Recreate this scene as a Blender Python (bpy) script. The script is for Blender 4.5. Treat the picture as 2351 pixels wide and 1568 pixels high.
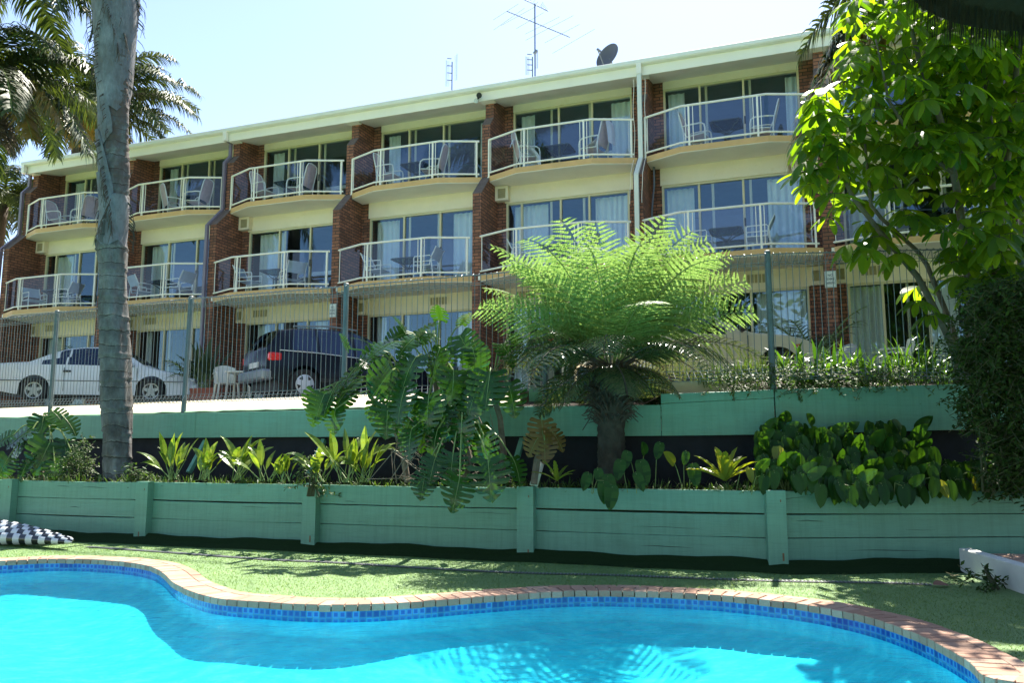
import bpy, bmesh, math, random
import numpy as np
from mathutils import Vector, Matrix
R = math.radians
rng = random.Random(7)
for o in list(bpy.data.objects): bpy.data.objects.remove(o)
SC = bpy.context.scene
COL = SC.collection

# ------------------------------------------------------------------ camera, sky, sun, exposure
CAMZ, PITCH, FPX = 1.37, 0.134, 1884.25          # FPX: focal length in pixels of a 2350 px wide picture
cam_d = bpy.data.cameras.new('camera'); cam = bpy.data.objects.new('camera', cam_d); COL.objects.link(cam)
cam.location = (0, 0, CAMZ); cam.rotation_euler = (R(90) + PITCH, 0, 0)
cam_d.sensor_width = 36; cam_d.lens = 2500 / 3118 * 36; cam_d.clip_start = 0.05; cam_d.clip_end = 3000
SC.camera = cam
SUN_AZ, SUN_EL = R(19), R(57)                    # azimuth clockwise from +Y
W = bpy.data.worlds.new('World'); SC.world = W; W.use_nodes = True
nt = W.node_tree; nt.nodes.clear()
sky = nt.nodes.new('ShaderNodeTexSky'); sky.sky_type = 'NISHITA'; sky.sun_disc = False
sky.sun_elevation = SUN_EL; sky.sun_rotation = SUN_AZ; sky.air_density = 0.8; sky.dust_density = 0.4; sky.ozone_density = 2.0
tint = nt.nodes.new('ShaderNodeMix'); tint.data_type = 'RGBA'; tint.blend_type = 'MULTIPLY'
tint.inputs[0].default_value = 1.0; tint.inputs[7].default_value = (1.07, 0.985, 0.92, 1)
bg = nt.nodes.new('ShaderNodeBackground'); bg.inputs[1].default_value = 0.105
wo = nt.nodes.new('ShaderNodeOutputWorld')
nt.links.new(sky.outputs[0], tint.inputs[6]); nt.links.new(tint.outputs[2], bg.inputs[0]); nt.links.new(bg.outputs[0], wo.inputs[0])
sun_d = bpy.data.lights.new('sun', 'SUN'); sun = bpy.data.objects.new('sun', sun_d); COL.objects.link(sun)
sun_d.energy = 5.0; sun_d.angle = R(0.53); sun_d.color = (1.0, 0.94, 0.82)
sdir = Vector((math.sin(SUN_AZ) * math.cos(SUN_EL), math.cos(SUN_AZ) * math.cos(SUN_EL), math.sin(SUN_EL)))
sun.rotation_euler = sdir.to_track_quat('Z', 'Y').to_euler(); sun.location = (10, 30, 40)
SC.view_settings.view_transform = 'Standard'; SC.view_settings.look = 'None'
SC.view_settings.exposure = 1.82; SC.view_settings.gamma = 1.0
SC.render.engine = 'CYCLES'; SC.cycles.max_bounces = 8; SC.cycles.transparent_max_bounces = 24; SC.cycles.sample_clamp_indirect = 6.0

# ------------------------------------------------------------------ geometry helpers
CP, SP = math.cos(PITCH), math.sin(PITCH)
def ray(px, py):
    a, b = (px - 1175) / FPX, -(py - 784) / FPX
    return np.array([a, CP - b * SP, SP + b * CP])
def at(px, py, Y):
    d = ray(px, py); return np.array([0, 0, CAMZ]) + d * (Y / d[1])
def gz(px, py, z=0.0):
    d = ray(px, py); return np.array([0, 0, CAMZ]) + d * ((z - CAMZ) / d[2])
def V3(*a): return np.array(a, float)
def nrm(v):
    v = np.asarray(v, float); return v / (np.linalg.norm(v) + 1e-12)
class MB:
    def __init__(s): s.v = []; s.f = []; s.m = []; s.uv = None
    def quad(s, a, b, c, d, m=0):
        i = len(s.v); s.v += [a, b, c, d]; s.f.append((i, i+1, i+2, i+3)); s.m.append(m)
    def tri(s, a, b, c, m=0):
        i = len(s.v); s.v += [a, b, c]; s.f.append((i, i+1, i+2)); s.m.append(m)
    def box(s, c, d, m=0, rz=0.0, ax=None):
        """c centre, d full sizes; ax = 3 axis vectors"""
        if ax is None:
            cz, sz = math.cos(rz), math.sin(rz); ax = [V3(cz, sz, 0), V3(-sz, cz, 0), V3(0, 0, 1)]
        c = np.asarray(c, float); h = [np.asarray(ax[k]) * d[k] / 2 for k in range(3)]
        i = len(s.v)
        for x, y, z in ((-1,-1,-1),(1,-1,-1),(1,1,-1),(-1,1,-1),(-1,-1,1),(1,-1,1),(1,1,1),(-1,1,1)):
            s.v.append(c + h[0]*x + h[1]*y + h[2]*z)
        for q in ((0,3,2,1),(4,5,6,7),(0,1,5,4),(1,2,6,5),(2,3,7,6),(3,0,4,7)):
            s.f.append(tuple(i+k for k in q)); s.m.append(m)
    def bx(s, x0, x1, y0, y1, z0, z1, m=0):
        s.box(((x0+x1)/2, (y0+y1)/2, (z0+z1)/2), (abs(x1-x0), abs(y1-y0), abs(z1-z0)), m)
    def tube(s, pts, r, n=6, m=0, cap=True):
        pts = [np.asarray(p, float) for p in pts]; N = len(pts)
        if not hasattr(r, '__len__'): r = [r] * N
        i0 = len(s.v); up = None
        for k in range(N):
            t = nrm(pts[min(k+1, N-1)] - pts[max(k-1, 0)])
            if up is None:
                up = V3(0, 0, 1) if abs(t[2]) < 0.9 else V3(1, 0, 0)
            a = nrm(np.cross(t, up)); b = np.cross(a, t); up = b
            for j in range(n):
                q = 2 * math.pi * (j + .5) / n
                s.v.append(pts[k] + (a * math.cos(q) + b * math.sin(q)) * r[k])
        for k in range(N-1):
            for j in range(n):
                a = i0 + k*n + j; b = i0 + k*n + (j+1) % n
                s.f.append((a, b, b+n, a+n)); s.m.append(m)
        if cap:
            s.f.append(tuple(i0 + j for j in range(n))[::-1]); s.m.append(m)
            s.f.append(tuple(i0 + (N-1)*n + j for j in range(n))); s.m.append(m)
    def grid(s, P, m=0, closed=False):
        """P[i][j] points"""
        n, k = len(P), len(P[0]); i0 = len(s.v)
        for row in P: s.v += list(row)
        for i in range(n-1):
            for j in range(k if closed else k-1):
                j2 = (j+1) % k
                s.f.append((i0+i*k+j, i0+i*k+j2, i0+(i+1)*k+j2, i0+(i+1)*k+j)); s.m.append(m(i, j) if callable(m) else m)
    def prism(s, poly, z0, z1, m=0):
        n = len(poly); i = len(s.v)
        s.v += [V3(p[0], p[1], z0) for p in poly] + [V3(p[0], p[1], z1) for p in poly]
        s.f.append(tuple(i+k for k in range(n))[::-1]); s.f.append(tuple(i+n+k for k in range(n))); s.m += [m, m]
        for k in range(n):
            j = (k+1) % n; s.f.append((i+k, i+j, i+n+j, i+n+k)); s.m.append(m)
    def build(s, name, mats, parent=None, off=None, smooth=False, bevel=0.0, uv=None):
        me = bpy.data.meshes.new(name)
        v = np.array(s.v, float).reshape(-1, 3)
        if off is not None: v = v - np.asarray(off, float)
        me.from_pydata(v.tolist(), [], s.f)
        if not isinstance(mats, (list, tuple)): mats = [mats]
        for mt in mats: me.materials.append(mt)
        me.polygons.foreach_set('material_index', s.m)
        if smooth: me.polygons.foreach_set('use_smooth', [True] * len(s.f))
        if uv is not None:
            L = me.uv_layers.new(name='UVMap')
            vi = np.zeros(len(me.loops), int); me.loops.foreach_get('vertex_index', vi)
            L.data.foreach_set('uv', np.array(uv, float)[vi].ravel())
        me.update()
        o = bpy.data.objects.new(name, me); COL.objects.link(o)
        if parent is not None: o.parent = parent
        if bevel:
            b = o.modifiers.new('bevel', 'BEVEL'); b.width = bevel; b.segments = 2; b.limit_method = 'ANGLE'
        return o
def tag(o, label=None, cat=None, group=None, kind=None):
    for k, v in (('label', label), ('category', cat), ('group', group), ('kind', kind)):
        if v: o[k] = v
    return o
def empty(name, loc, label=None, cat=None, group=None, rz=0.0):
    o = bpy.data.objects.new(name, None); COL.objects.link(o); o.empty_display_size = .1
    o.location = tuple(float(x) for x in loc); o.rotation_euler = (0, 0, rz)
    return tag(o, label, cat, group)
def kids(o): return [c for c in bpy.data.objects if c.parent == o]
def copy_tree(o, parent=None):
    c = o.copy(); COL.objects.link(c); c.parent = parent
    for ch in kids(o): copy_tree(ch, c)
    return c

# ------------------------------------------------------------------ materials
def mat(name):
    m = bpy.data.materials.new(name); m.use_nodes = True
    n = m.node_tree; n.nodes.clear()
    return m, n, n.nodes, n.links
def out(n, sh):
    o = n.nodes.new('ShaderNodeOutputMaterial'); n.links.new(sh, o.inputs[0]); return o
def principled(n, col=None, rough=.6, metal=0, spec=.5):
    b = n.nodes.new('ShaderNodeBsdfPrincipled')
    if col is not None: b.inputs['Base Color'].default_value = (*col, 1)
    b.inputs['Roughness'].default_value = rough; b.inputs['Metallic'].default_value = metal
    b.inputs['Specular IOR Level'].default_value = spec
    return b
def noise(n, scale, detail=4, rough=.6, coord='Object', stretch=None):
    tc = n.nodes.new('ShaderNodeTexCoord'); t = n.nodes.new('ShaderNodeTexNoise')
    t.inputs['Scale'].default_value = scale; t.inputs['Detail'].default_value = detail; t.inputs['Roughness'].default_value = rough
    if stretch:
        mp = n.nodes.new('ShaderNodeMapping'); mp.inputs['Scale'].default_value = stretch
        n.links.new(tc.outputs[coord], mp.inputs[0]); n.links.new(mp.outputs[0], t.inputs[0])
    else: n.links.new(tc.outputs[coord], t.inputs[0])
    return t
def ramp(n, fac, stops):
    r = n.nodes.new('ShaderNodeValToRGB'); e = r.color_ramp.elements
    while len(e) < len(stops): e.new(.5)
    for el, (p, c) in zip(e, stops): el.position = p; el.color = (*c, 1) if len(c) == 3 else c
    n.links.new(fac, r.inputs[0]); return r
def bump(n, b, h, strength=.3, dist=.01):
    bp = n.nodes.new('ShaderNodeBump'); bp.inputs['Strength'].default_value = strength; bp.inputs['Distance'].default_value = dist
    n.links.new(h, bp.inputs['Height']); n.links.new(bp.outputs[0], b.inputs['Normal'])
def mixc(n, fac, a, b, mode='MIX'):
    m = n.nodes.new('ShaderNodeMix'); m.data_type = 'RGBA'; m.blend_type = mode
    for sock, val in ((0, fac), (6, a), (7, b)):
        if hasattr(val, 'is_output'): n.links.new(val, m.inputs[sock])
        elif sock == 0: m.inputs[0].default_value = val
        else: m.inputs[sock].default_value = (*val, 1)
    return m.outputs[2]
def math_(n, op, a, b=None):
    m = n.nodes.new('ShaderNodeMath'); m.operation = op
    for k, v in ((0, a), (1, b)):
        if v is None: continue
        if hasattr(v, 'is_output'): n.links.new(v, m.inputs[k])
        else: m.inputs[k].default_value = v
    return m.outputs[0]
def paint(name, col, rough=.5, var=.12, scale=3.0, bumps=.05, metal=0, dirt=None, stretch=None, wood=False):
    m, n, N, L = mat(name)
    b = principled(n, col, rough, metal)
    t = noise(n, scale, 6, .65, stretch=stretch)
    lo = tuple(c * (1 - var) for c in col); hi = tuple(min(1, c * (1 + var)) for c in col)
    r = ramp(n, t.outputs[0], [(.3, lo), (.7, hi)]); c = r.outputs[0]
    if dirt:
        t2 = noise(n, scale * .7, 8, .75); r2 = ramp(n, t2.outputs[0], [(.56, (0,0,0)), (.72, (1,1,1))])
        c = mixc(n, r2.outputs[0], c, dirt)
    L.new(c, b.inputs['Base Color'])
    if wood:
        w1 = noise(n, 9, 8, .75, stretch=(.35, .35, 9)); c = mixc(n, .8, c, ramp(n, w1.outputs[0], [(.28, (.62, .66, .66)), (.45, (.97, .97, .97)), (.75, (1.08, 1.07, 1.05))]).outputs[0], 'MULTIPLY')
        w3 = noise(n, 3.0, 5, .7, stretch=(6, 6, .35)); c = mixc(n, .5, c, ramp(n, w3.outputs[0], [(.35, (.75, .78, .76)), (.55, (1.03, 1.03, 1.03))]).outputs[0], 'MULTIPLY'); w2 = noise(n, 2.6, 9, .8, stretch=(.6, .6, 2.5)); c = mixc(n, ramp(n, w2.outputs[0], [(.685, (0, 0, 0)), (.70, (1, 1, 1))]).outputs[0], c, (.13, .13, .10)); L.new(c, b.inputs['Base Color']); bump(n, b, w1.outputs[0], .35, .012)
    elif bumps:
        t3 = noise(n, scale * 25, 3, .6); bump(n, b, t3.outputs[0], bumps, .01)
    out(n, b.outputs[0]); return m
def leafmat(name, c1, c2, trans=.4, rough=.35, tcol=None, spec=.5, patch=3.0):
    m, n, N, L = mat(name)
    g = N.new('ShaderNodeNewGeometry')
    t = noise(n, patch, 3, .6)
    f = math_(n, 'ADD', math_(n, 'MULTIPLY', g.outputs['Random Per Island'], .7), math_(n, 'MULTIPLY', t.outputs[0], .4))
    r = ramp(n, f, [(.15, c1), (.85, c2)])
    b = principled(n, None, rough, 0, spec); L.new(r.outputs[0], b.inputs['Base Color'])
    tr = N.new('ShaderNodeBsdfTranslucent')
    tcol = tcol or (1.6, 1.5, .5)
    L.new(mixc(n, 1.0, r.outputs[0], tcol, 'MULTIPLY'), tr.inputs[0])
    mx = N.new('ShaderNodeMixShader'); mx.inputs[0].default_value = trans
    L.new(b.outputs[0], mx.inputs[1]); L.new(tr.outputs[0], mx.inputs[2]); out(n, mx.outputs[0]); return m
def brickmat(name, c1, c2, mortar):
    m, n, N, L = mat(name)
    tc = N.new('ShaderNodeTexCoord'); sx = N.new('ShaderNodeSeparateXYZ'); L.new(tc.outputs['Object'], sx.inputs[0])
    cx = N.new('ShaderNodeCombineXYZ'); L.new(math_(n, 'ADD', sx.outputs[0], sx.outputs[1]), cx.inputs[0]); L.new(sx.outputs[2], cx.inputs[1])
    b = N.new('ShaderNodeTexBrick'); L.new(cx.outputs[0], b.inputs['Vector'])
    b.inputs['Scale'].default_value = 1; b.inputs['Brick Width'].default_value = .24; b.inputs['Row Height'].default_value = .086
    b.inputs['Mortar Size'].default_value = .011; b.inputs['Mortar Smooth'].default_value = .2; b.inputs['Bias'].default_value = 0
    b.inputs['Color1'].default_value = (*c1, 1); b.inputs['Color2'].default_value = (*c2, 1); b.inputs['Mortar'].default_value = (*mortar, 1)
    t = noise(n, 5, 6, .7); tf = noise(n, 60, 3, .6)
    c = mixc(n, .55, b.outputs[0], ramp(n, t.outputs[0], [(.3, (.55,.5,.5)), (.7, (1.25,1.15,1.1))]).outputs[0], 'MULTIPLY')
    c = mixc(n, .35, c, ramp(n, tf.outputs[0], [(.3, (.6,.6,.6)), (.7, (1.2,1.2,1.2))]).outputs[0], 'MULTIPLY')
    p = principled(n, None, .85); L.new(c, p.inputs['Base Color']); bump(n, p, math_(n, 'SUBTRACT', 1.0, b.outputs['Fac']), .6, .008)
    out(n, p.outputs[0]); return m
def glassmat(name, tintc, refl, rough=.0, gcol=(1, 1, 1)):
    m, n, N, L = mat(name)
    tr = N.new('ShaderNodeBsdfTransparent'); tr.inputs[0].default_value = (*tintc, 1)
    g = N.new('ShaderNodeBsdfGlossy'); g.inputs['Roughness'].default_value = rough; g.inputs[0].default_value = (*gcol, 1)
    lw = N.new('ShaderNodeLayerWeight'); lw.inputs[0].default_value = .35
    f = math_(n, 'MAXIMUM', math_(n, 'MULTIPLY', lw.outputs['Facing'], refl * 2.2), refl)
    mx = N.new('ShaderNodeMixShader'); L.new(math_(n, 'MINIMUM', f, .95), mx.inputs[0]); L.new(tr.outputs[0], mx.inputs[1]); L.new(g.outputs[0], mx.inputs[2])
    out(n, mx.outputs[0]); return m
M = {}
M['brick'] = brickmat('brick', (.40, .165, .09), (.19, .082, .05), (.055, .04, .034))
M['cream'] = paint('cream', (.87, .75, .56), .6, .06, 1.2, .04, dirt=(.78, .62, .36))
M['soffit'] = paint('soffit', (.89, .81, .68), .7, .05, 1.5, .03)
M['rail'] = paint('rail', (.92, .85, .71), .35, .04, 2, 0)
M['tan'] = paint('tan', (.66, .40, .16), .6, .1, 2, .04)
M['frame'] = paint('frame', (.72, .62, .38), .4, .05, 2, 0)
M['fascia'] = paint('fascia', (.90, .83, .67), .5, .05, 1.0, .02)
M['gutter'] = paint('gutter', (.82, .79, .68), .4, .06, 1.0, .02)
M['roofmetal'] = paint('roofmetal', (.30, .30, .28), .5, .1, 1, .05)
M['purple'] = paint('purple', (.20, .165, .21), .45, .1, 2, .03)
M['whitepipe'] = paint('whitepipe', (.72, .72, .62), .4, .05, 2, .02)
M['window'] = glassmat('window', (.80, .86, .86), .17, 0, (.42, .62, .74))
M['railglass'] = glassmat('railglass', (.82, .85, .93), .05)
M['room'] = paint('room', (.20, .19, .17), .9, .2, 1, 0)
M['curtain'] = paint('curtain', (.92, .93, .88), .9, .05, 4, 0)
M['tube'] = paint('tube', (.80, .79, .68), .3, .03, 3, 0)
M['sling'] = paint('sling', (.62, .48, .45), .8, .15, 8, .05)
M['slingblue'] = paint('slingblue', (.36, .44, .50), .8, .1, 8, .05)
M['darkmetal'] = paint('darkmetal', (.045, .065, .075), .4, .1, 4, 0)
M['tableglass'] = glassmat('tableglass', (.32, .42, .45), .10, .05)
M['towel'] = paint('towel', (.86, .88, .92), .95, .04, 20, .2)
M['green'] = paint('green', (.118, .29, .205), .5, .07, 1.3, .05, dirt=(.098, .25, .172), stretch=(.5, .5, 6), wood=True)
M['greenedge'] = paint('greenedge', (.11, .26, .15), .6, .15, 3, .2)
M['crack'] = paint('crack', (.02, .03, .025), .9, .1, 3, 0)
M['rust'] = paint('rust', (.16, .10, .05), .9, .3, 20, .1)
M['concrete'] = paint('concrete', (.56, .50, .38), .9, .12, 3, .5, dirt=(.40, .35, .26), stretch=(1, 1, 4))
M['kerbwhite'] = paint('kerbwhite', (.55, .56, .52), .8, .1, 2, .2, dirt=(.35, .36, .32))
M['asphalt'] = paint('asphalt', (.62, .53, .41), .9, .15, 2, .3)
M['matting'] = paint('matting', (.010, .011, .014), .95, .4, 4, .5)
M['soil'] = paint('soil', (.035, .025, .018), .95, .5, 12, .8)
M['wire'] = paint('wire', (.15, .18, .19), .45, .12, 3, 0, metal=.3)
M['post'] = paint('post', (.085, .125, .14), .55, .2, 4, .05)
M['trunkferns'] = paint('trunkferns', (.045, .040, .030), .95, .5, 9, .9)
M['branch'] = paint('branch', (.10, .088, .066), .8, .35, 7, .4)
M['stemgreen'] = paint('stemgreen', (.16, .22, .06), .5, .25, 6, .05)
M['stalkdark'] = paint('stalkdark', (.05, .055, .02), .8, .2, 6, 0)
M['thatch'] = paint('thatch', (.010, .012, .009), .95, .4, 12, .5)
M['capbrick'] = paint('capbrick', (.17, .12, .10), .9, .25, 9, .2)
M['brownroot'] = paint('brownroot', (.15, .12, .085), .8, .4, 9, .4)
M['fibre'] = paint('fibre', (.075, .058, .045), .95, .45, 20, .6)
M['antenna'] = paint('antenna', (.20, .23, .25), .4, .1, 3, 0, metal=.6)
M['dish'] = paint('dish', (.10, .105, .115), .45, .1, 3, .02)
M['black'] = paint('black', (.012, .012, .014), .4, .2, 4, 0)
M['tyre'] = paint('tyre', (.018, .018, .018), .85, .2, 8, .1)
M['alloy'] = paint('alloy', (.36, .37, .37), .35, .1, 4, 0, metal=.5)
M['hubcap'] = paint('hubcap', (.62, .64, .66), .35, .08, 4, 0, metal=.1)
M['redlamp'] = paint('redlamp', (.55, .02, .02), .15, .1, 4, 0)
M['lamp'] = paint('lamp', (.55, .58, .60), .1, .1, 4, 0)
M['carglass'] = glassmat('carglass', (.10, .11, .13), .09, 0, (.6, .75, 1))
M['plastic'] = paint('plastic', (.70, .68, .58), .45, .05, 4, 0)
M['terracotta'] = paint('terracotta', (.34, .10, .06), .8, .12, 5, .1)
M['hose'] = paint('hose', (.03, .07, .05), .25, .2, 5, 0)
M['signwhite'] = paint('signwhite', (.72, .73, .66), .5, .04, 4, 0)
M['vent'] = paint('vent', (.36, .30, .16), .7, .15, 12, .1)
M['grille'] = paint('grille', (.50, .46, .34), .7, .1, 12, .1)
M['rooftile'] = paint('rooftile', (.11, .13, .15), .6, .2, 2, .2)
M['render'] = paint('render', (.45, .38, .28), .9, .1, 1, .1)
M['lily'] = leafmat('lily', (.035, .10, .015), (.10, .22, .03), .35, .3)
M['palm'] = leafmat('palm', (.02, .042, .014), (.06, .09, .025), .28, .5, (1.6, 1.4, .4))
M['palmyellow'] = leafmat('palmyellow', (.12, .11, .025), (.26, .19, .05), .35, .4, (1.6, 1.3, .5))
M['palmdead'] = leafmat('palmdead', (.13, .10, .07), (.24, .19, .13), .15, .8, (1, 1, 1))
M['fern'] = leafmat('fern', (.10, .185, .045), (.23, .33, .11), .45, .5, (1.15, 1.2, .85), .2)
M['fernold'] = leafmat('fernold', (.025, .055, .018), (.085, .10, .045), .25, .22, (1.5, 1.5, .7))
M['monstera'] = leafmat('monstera', (.014, .05, .010), (.026, .08, .015), .32, .17, (2.4, 2.2, .4), .45)
M['monsterabrown'] = leafmat('monsterabrown', (.17, .145, .02), (.12, .058, .03), .35, .5, (1.6, 1.2, .4), .4, 9.0)
M['umbrella'] = leafmat('umbrella', (.03, .085, .018), (.11, .19, .026), .62, .3, (3.0, 2.7, .3), .2)
M['arum'] = leafmat('arum', (.014, .048, .010), (.036, .09, .015), .26, .3, (2.2, 2.1, .4), .2)
M['cast'] = leafmat('cast', (.06, .13, .02), (.19, .26, .05), .4, .3, (1.7, 1.6, .5))
M['nest'] = leafmat('nest', (.11, .18, .02), (.26, .28, .035), .45, .35, (1.6, 1.4, .4))
M['shrub'] = leafmat('shrub', (.014, .038, .010), (.045, .085, .016), .3, .6, None, .15)
M['shrublight'] = leafmat('shrublight', (.03, .075, .02), (.09, .15, .04), .3, .5, None, .25)
M['deadleaf2'] = leafmat('deadleaf2', (.05, .03, .018), (.16, .10, .055), .15, .8, (1, 1, .8), .1)
M['deadleaf'] = leafmat('deadleaf', (.18, .16, .06), (.30, .27, .12), .2, .6, (1, 1, .8))

def turfmat():
    m, n, N, L = mat('turf')
    a = noise(n, 140, 3, .7); b_ = noise(n, 1.6, 5, .6)
    c = ramp(n, a.outputs[0], [(.32, (.018, .065, .014)), (.50, (.12, .255, .07)), (.66, (.46, .56, .28))])
    c2 = mixc(n, .5, c.outputs[0], ramp(n, b_.outputs[0], [(.3, (.65, .75, .6)), (.7, (1.2, 1.15, 1.1))]).outputs[0], 'MULTIPLY')
    p = principled(n, None, .6, 0, .5); L.new(c2, p.inputs['Base Color']); bump(n, p, a.outputs[0], .9, .02); out(n, p.outputs[0]); return m
M['turf'] = turfmat()
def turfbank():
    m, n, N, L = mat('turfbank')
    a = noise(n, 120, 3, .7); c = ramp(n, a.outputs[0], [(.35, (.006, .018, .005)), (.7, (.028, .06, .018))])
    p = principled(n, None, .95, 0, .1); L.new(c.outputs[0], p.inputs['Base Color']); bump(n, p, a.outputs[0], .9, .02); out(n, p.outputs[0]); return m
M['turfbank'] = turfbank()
def copingmat():
    m, n, N, L = mat('coping')
    g = N.new('ShaderNodeNewGeometry'); t = noise(n, 90, 3, .7); t2 = noise(n, 4, 5, .6)
    c = ramp(n, g.outputs['Random Per Island'], [(0, (.30, .175, .125)), (.5, (.36, .225, .16)), (1, (.41, .28, .21))])
    c2 = mixc(n, .5, c.outputs[0], ramp(n, t.outputs[0], [(.3, (.6, .6, .6)), (.7, (1.25, 1.25, 1.25))]).outputs[0], 'MULTIPLY')
    c3 = mixc(n, .4, c2, ramp(n, t2.outputs[0], [(.3, (.7, .75, .75)), (.7, (1.15, 1.1, 1.1))]).outputs[0], 'MULTIPLY')
    p = principled(n, None, .85, 0, .3); L.new(c3, p.inputs['Base Color']); bump(n, p, t.outputs[0], .4, .006); out(n, p.outputs[0]); return m
M['coping'] = copingmat()
def tilemat():
    m, n, N, L = mat('pooltile')
    uv = N.new('ShaderNodeUVMap'); s = N.new('ShaderNodeSeparateXYZ'); L.new(uv.outputs[0], s.inputs[0])
    fx, fy = math_(n, 'FRACT', s.outputs[0]), math_(n, 'FRACT', s.outputs[1])
    dx = math_(n, 'ABSOLUTE', math_(n, 'SUBTRACT', fx, .5)); dy = math_(n, 'ABSOLUTE', math_(n, 'SUBTRACT', fy, .5))
    d = math_(n, 'MAXIMUM', dx, dy)
    cell = N.new('ShaderNodeCombineXYZ'); L.new(math_(n, 'FLOOR', s.outputs[0]), cell.inputs[0]); L.new(math_(n, 'FLOOR', s.outputs[1]), cell.inputs[1])
    wn = N.new('ShaderNodeTexWhiteNoise'); wn.noise_dimensions = '2D'; L.new(cell.outputs[0], wn.inputs[0])
    edge = ramp(n, wn.outputs[0], [(0, (.012, .06, .26)), (.5, (.03, .15, .44)), (1, (.07, .27, .56))])
    core = ramp(n, wn.outputs[0], [(0, (.008, .03, .20)), (1, (.012, .07, .34))])
    k = ramp(n, d, [(.22, (1,1,1)), (.38, (0,0,0))])
    c = mixc(n, k.outputs[0], edge.outputs[0], core.outputs[0])
    g = ramp(n, d, [(.445, (0,0,0)), (.46, (1,1,1))])
    c = mixc(n, g.outputs[0], c, (.07, .19, .25))
    p = principled(n, None, .15); L.new(c, p.inputs['Base Color']); out(n, p.outputs[0]); return m
M['tile'] = tilemat()
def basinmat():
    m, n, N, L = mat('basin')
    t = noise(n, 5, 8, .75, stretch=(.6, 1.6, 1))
    c = ramp(n, t.outputs[0], [(.32, (.11, .41, .54)), (.5, (.18, .52, .64)), (.66, (.38, .64, .72))])  # pale mottling painted in for rippled sunlight on the pool floor
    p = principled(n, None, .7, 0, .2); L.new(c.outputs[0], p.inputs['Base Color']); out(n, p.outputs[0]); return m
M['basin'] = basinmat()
def watermat():
    m, n, N, L = mat('water')
    tr = N.new('ShaderNodeBsdfTransparent'); tr.inputs[0].default_value = (.32, .96, 1.0, 1)
    g = N.new('ShaderNodeBsdfGlossy'); g.inputs['Roughness'].default_value = .02
    t = noise(n, 5.0, 4, .55, stretch=(1, 1.6, 1)); bp = N.new('ShaderNodeBump'); bp.inputs['Strength'].default_value = .35; bp.inputs['Distance'].default_value = .05
    L.new(t.outputs[0], bp.inputs['Height']); L.new(bp.outputs[0], g.inputs['Normal'])
    fr = N.new('ShaderNodeFresnel'); fr.inputs[0].default_value = 1.33; L.new(bp.outputs[0], fr.inputs['Normal'])
    mx = N.new('ShaderNodeMixShader'); L.new(fr.outputs[0], mx.inputs[0]); L.new(tr.outputs[0], mx.inputs[1]); L.new(g.outputs[0], mx.inputs[2])
    out(n, mx.outputs[0]); return m
M['water'] = watermat()
def checkmat():
    m, n, N, L = mat('checks')
    uv = N.new('ShaderNodeUVMap'); s = N.new('ShaderNodeSeparateXYZ'); L.new(uv.outputs[0], s.inputs[0])
    a = math_(n, 'GREATER_THAN', math_(n, 'FRACT', s.outputs[0]), .5)
    p = principled(n, None, .22); L.new(mixc(n, a, (.012, .012, .014), (.60, .61, .61)), p.inputs['Base Color']); out(n, p.outputs[0]); return m
M['checks'] = checkmat()
def palmtrunkmat(name, rings=True, base=((.045,.04,.04),(.090,.088,.085),(.155,.158,.158),(.25,.24,.225))):
    m, n, N, L = mat(name)
    t = noise(n, 2.2, 7, .7, stretch=(1.2, 1.2, .8)); t2 = noise(n, 24, 4, .7, stretch=(1, 1, .25)); t3 = noise(n, 1.6, 4, .6)
    c = ramp(n, t.outputs[0], [(.30, base[0]), (.46, base[1]), (.62, base[2]), (.78, base[3])])
    c2 = mixc(n, .6, c.outputs[0], ramp(n, t2.outputs[0], [(.3, (.62, .62, .62)), (.7, (1.25, 1.25, 1.25))]).outputs[0], 'MULTIPLY')
    p = principled(n, None, .85, 0, .3); h = t2.outputs[0]
    if rings:
        tc = N.new('ShaderNodeTexCoord'); sx = N.new('ShaderNodeSeparateXYZ'); L.new(tc.outputs['Object'], sx.inputs[0])
        z = math_(n, 'ADD', sx.outputs[2], math_(n, 'ADD', math_(n, 'MULTIPLY', t3.outputs[0], .30), math_(n, 'MULTIPLY', t2.outputs[0], .02)))
        fr = math_(n, 'FRACT', math_(n, 'DIVIDE', z, .235))
        rg = ramp(n, fr, [(0, (.30, .26, .25)), (.045, (.42, .38, .36)), (.075, (1.35, 1.32, 1.25)), (.16, (1.05, 1.05, 1.05)), (1, (.88, .88, .9))])
        c2 = mixc(n, 1, c2, rg.outputs[0], 'MULTIPLY')
        up = ramp(n, math_(n, 'MULTIPLY', sx.outputs[2], .1), [(.42, (0, 0, 0)), (.60, (1, 1, 1))])
        br = ramp(n, t.outputs[0], [(.40, (1, 1, 1)), (.60, (0, 0, 0))])
        c2 = mixc(n, math_(n, 'MULTIPLY', up.outputs[0], br.outputs[0]), c2, (.095, .062, .052))
        h = math_(n, 'ADD', t2.outputs[0], math_(n, 'MULTIPLY', math_(n, 'LESS_THAN', fr, .07), -1.5))
    L.new(c2, p.inputs['Base Color']); bump(n, p, h, .6, .03); out(n, p.outputs[0]); return m
M['palmtrunk'] = palmtrunkmat('palmtrunk'); M['boot'] = palmtrunkmat('boot', False, ((.12,.10,.09),(.13,.13,.14),(.19,.195,.215),(.27,.27,.28)))
def carpaint(name, col, rough=.25):
    m, n, N, L = mat(name); p = principled(n, col, rough); p.inputs['Coat Weight'].default_value = .06; p.inputs['Specular IOR Level'].default_value = .22; p.inputs['Coat Roughness'].default_value = .06
    t = noise(n, 2, 5, .6); L.new(mixc(n, .25, col, ramp(n, t.outputs[0], [(.3, tuple(c*.7 for c in col)), (.7, col)]).outputs[0]), p.inputs['Base Color'])
    out(n, p.outputs[0]); return m
M['carwhite'] = carpaint('carwhite', (.66, .69, .70))
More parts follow.
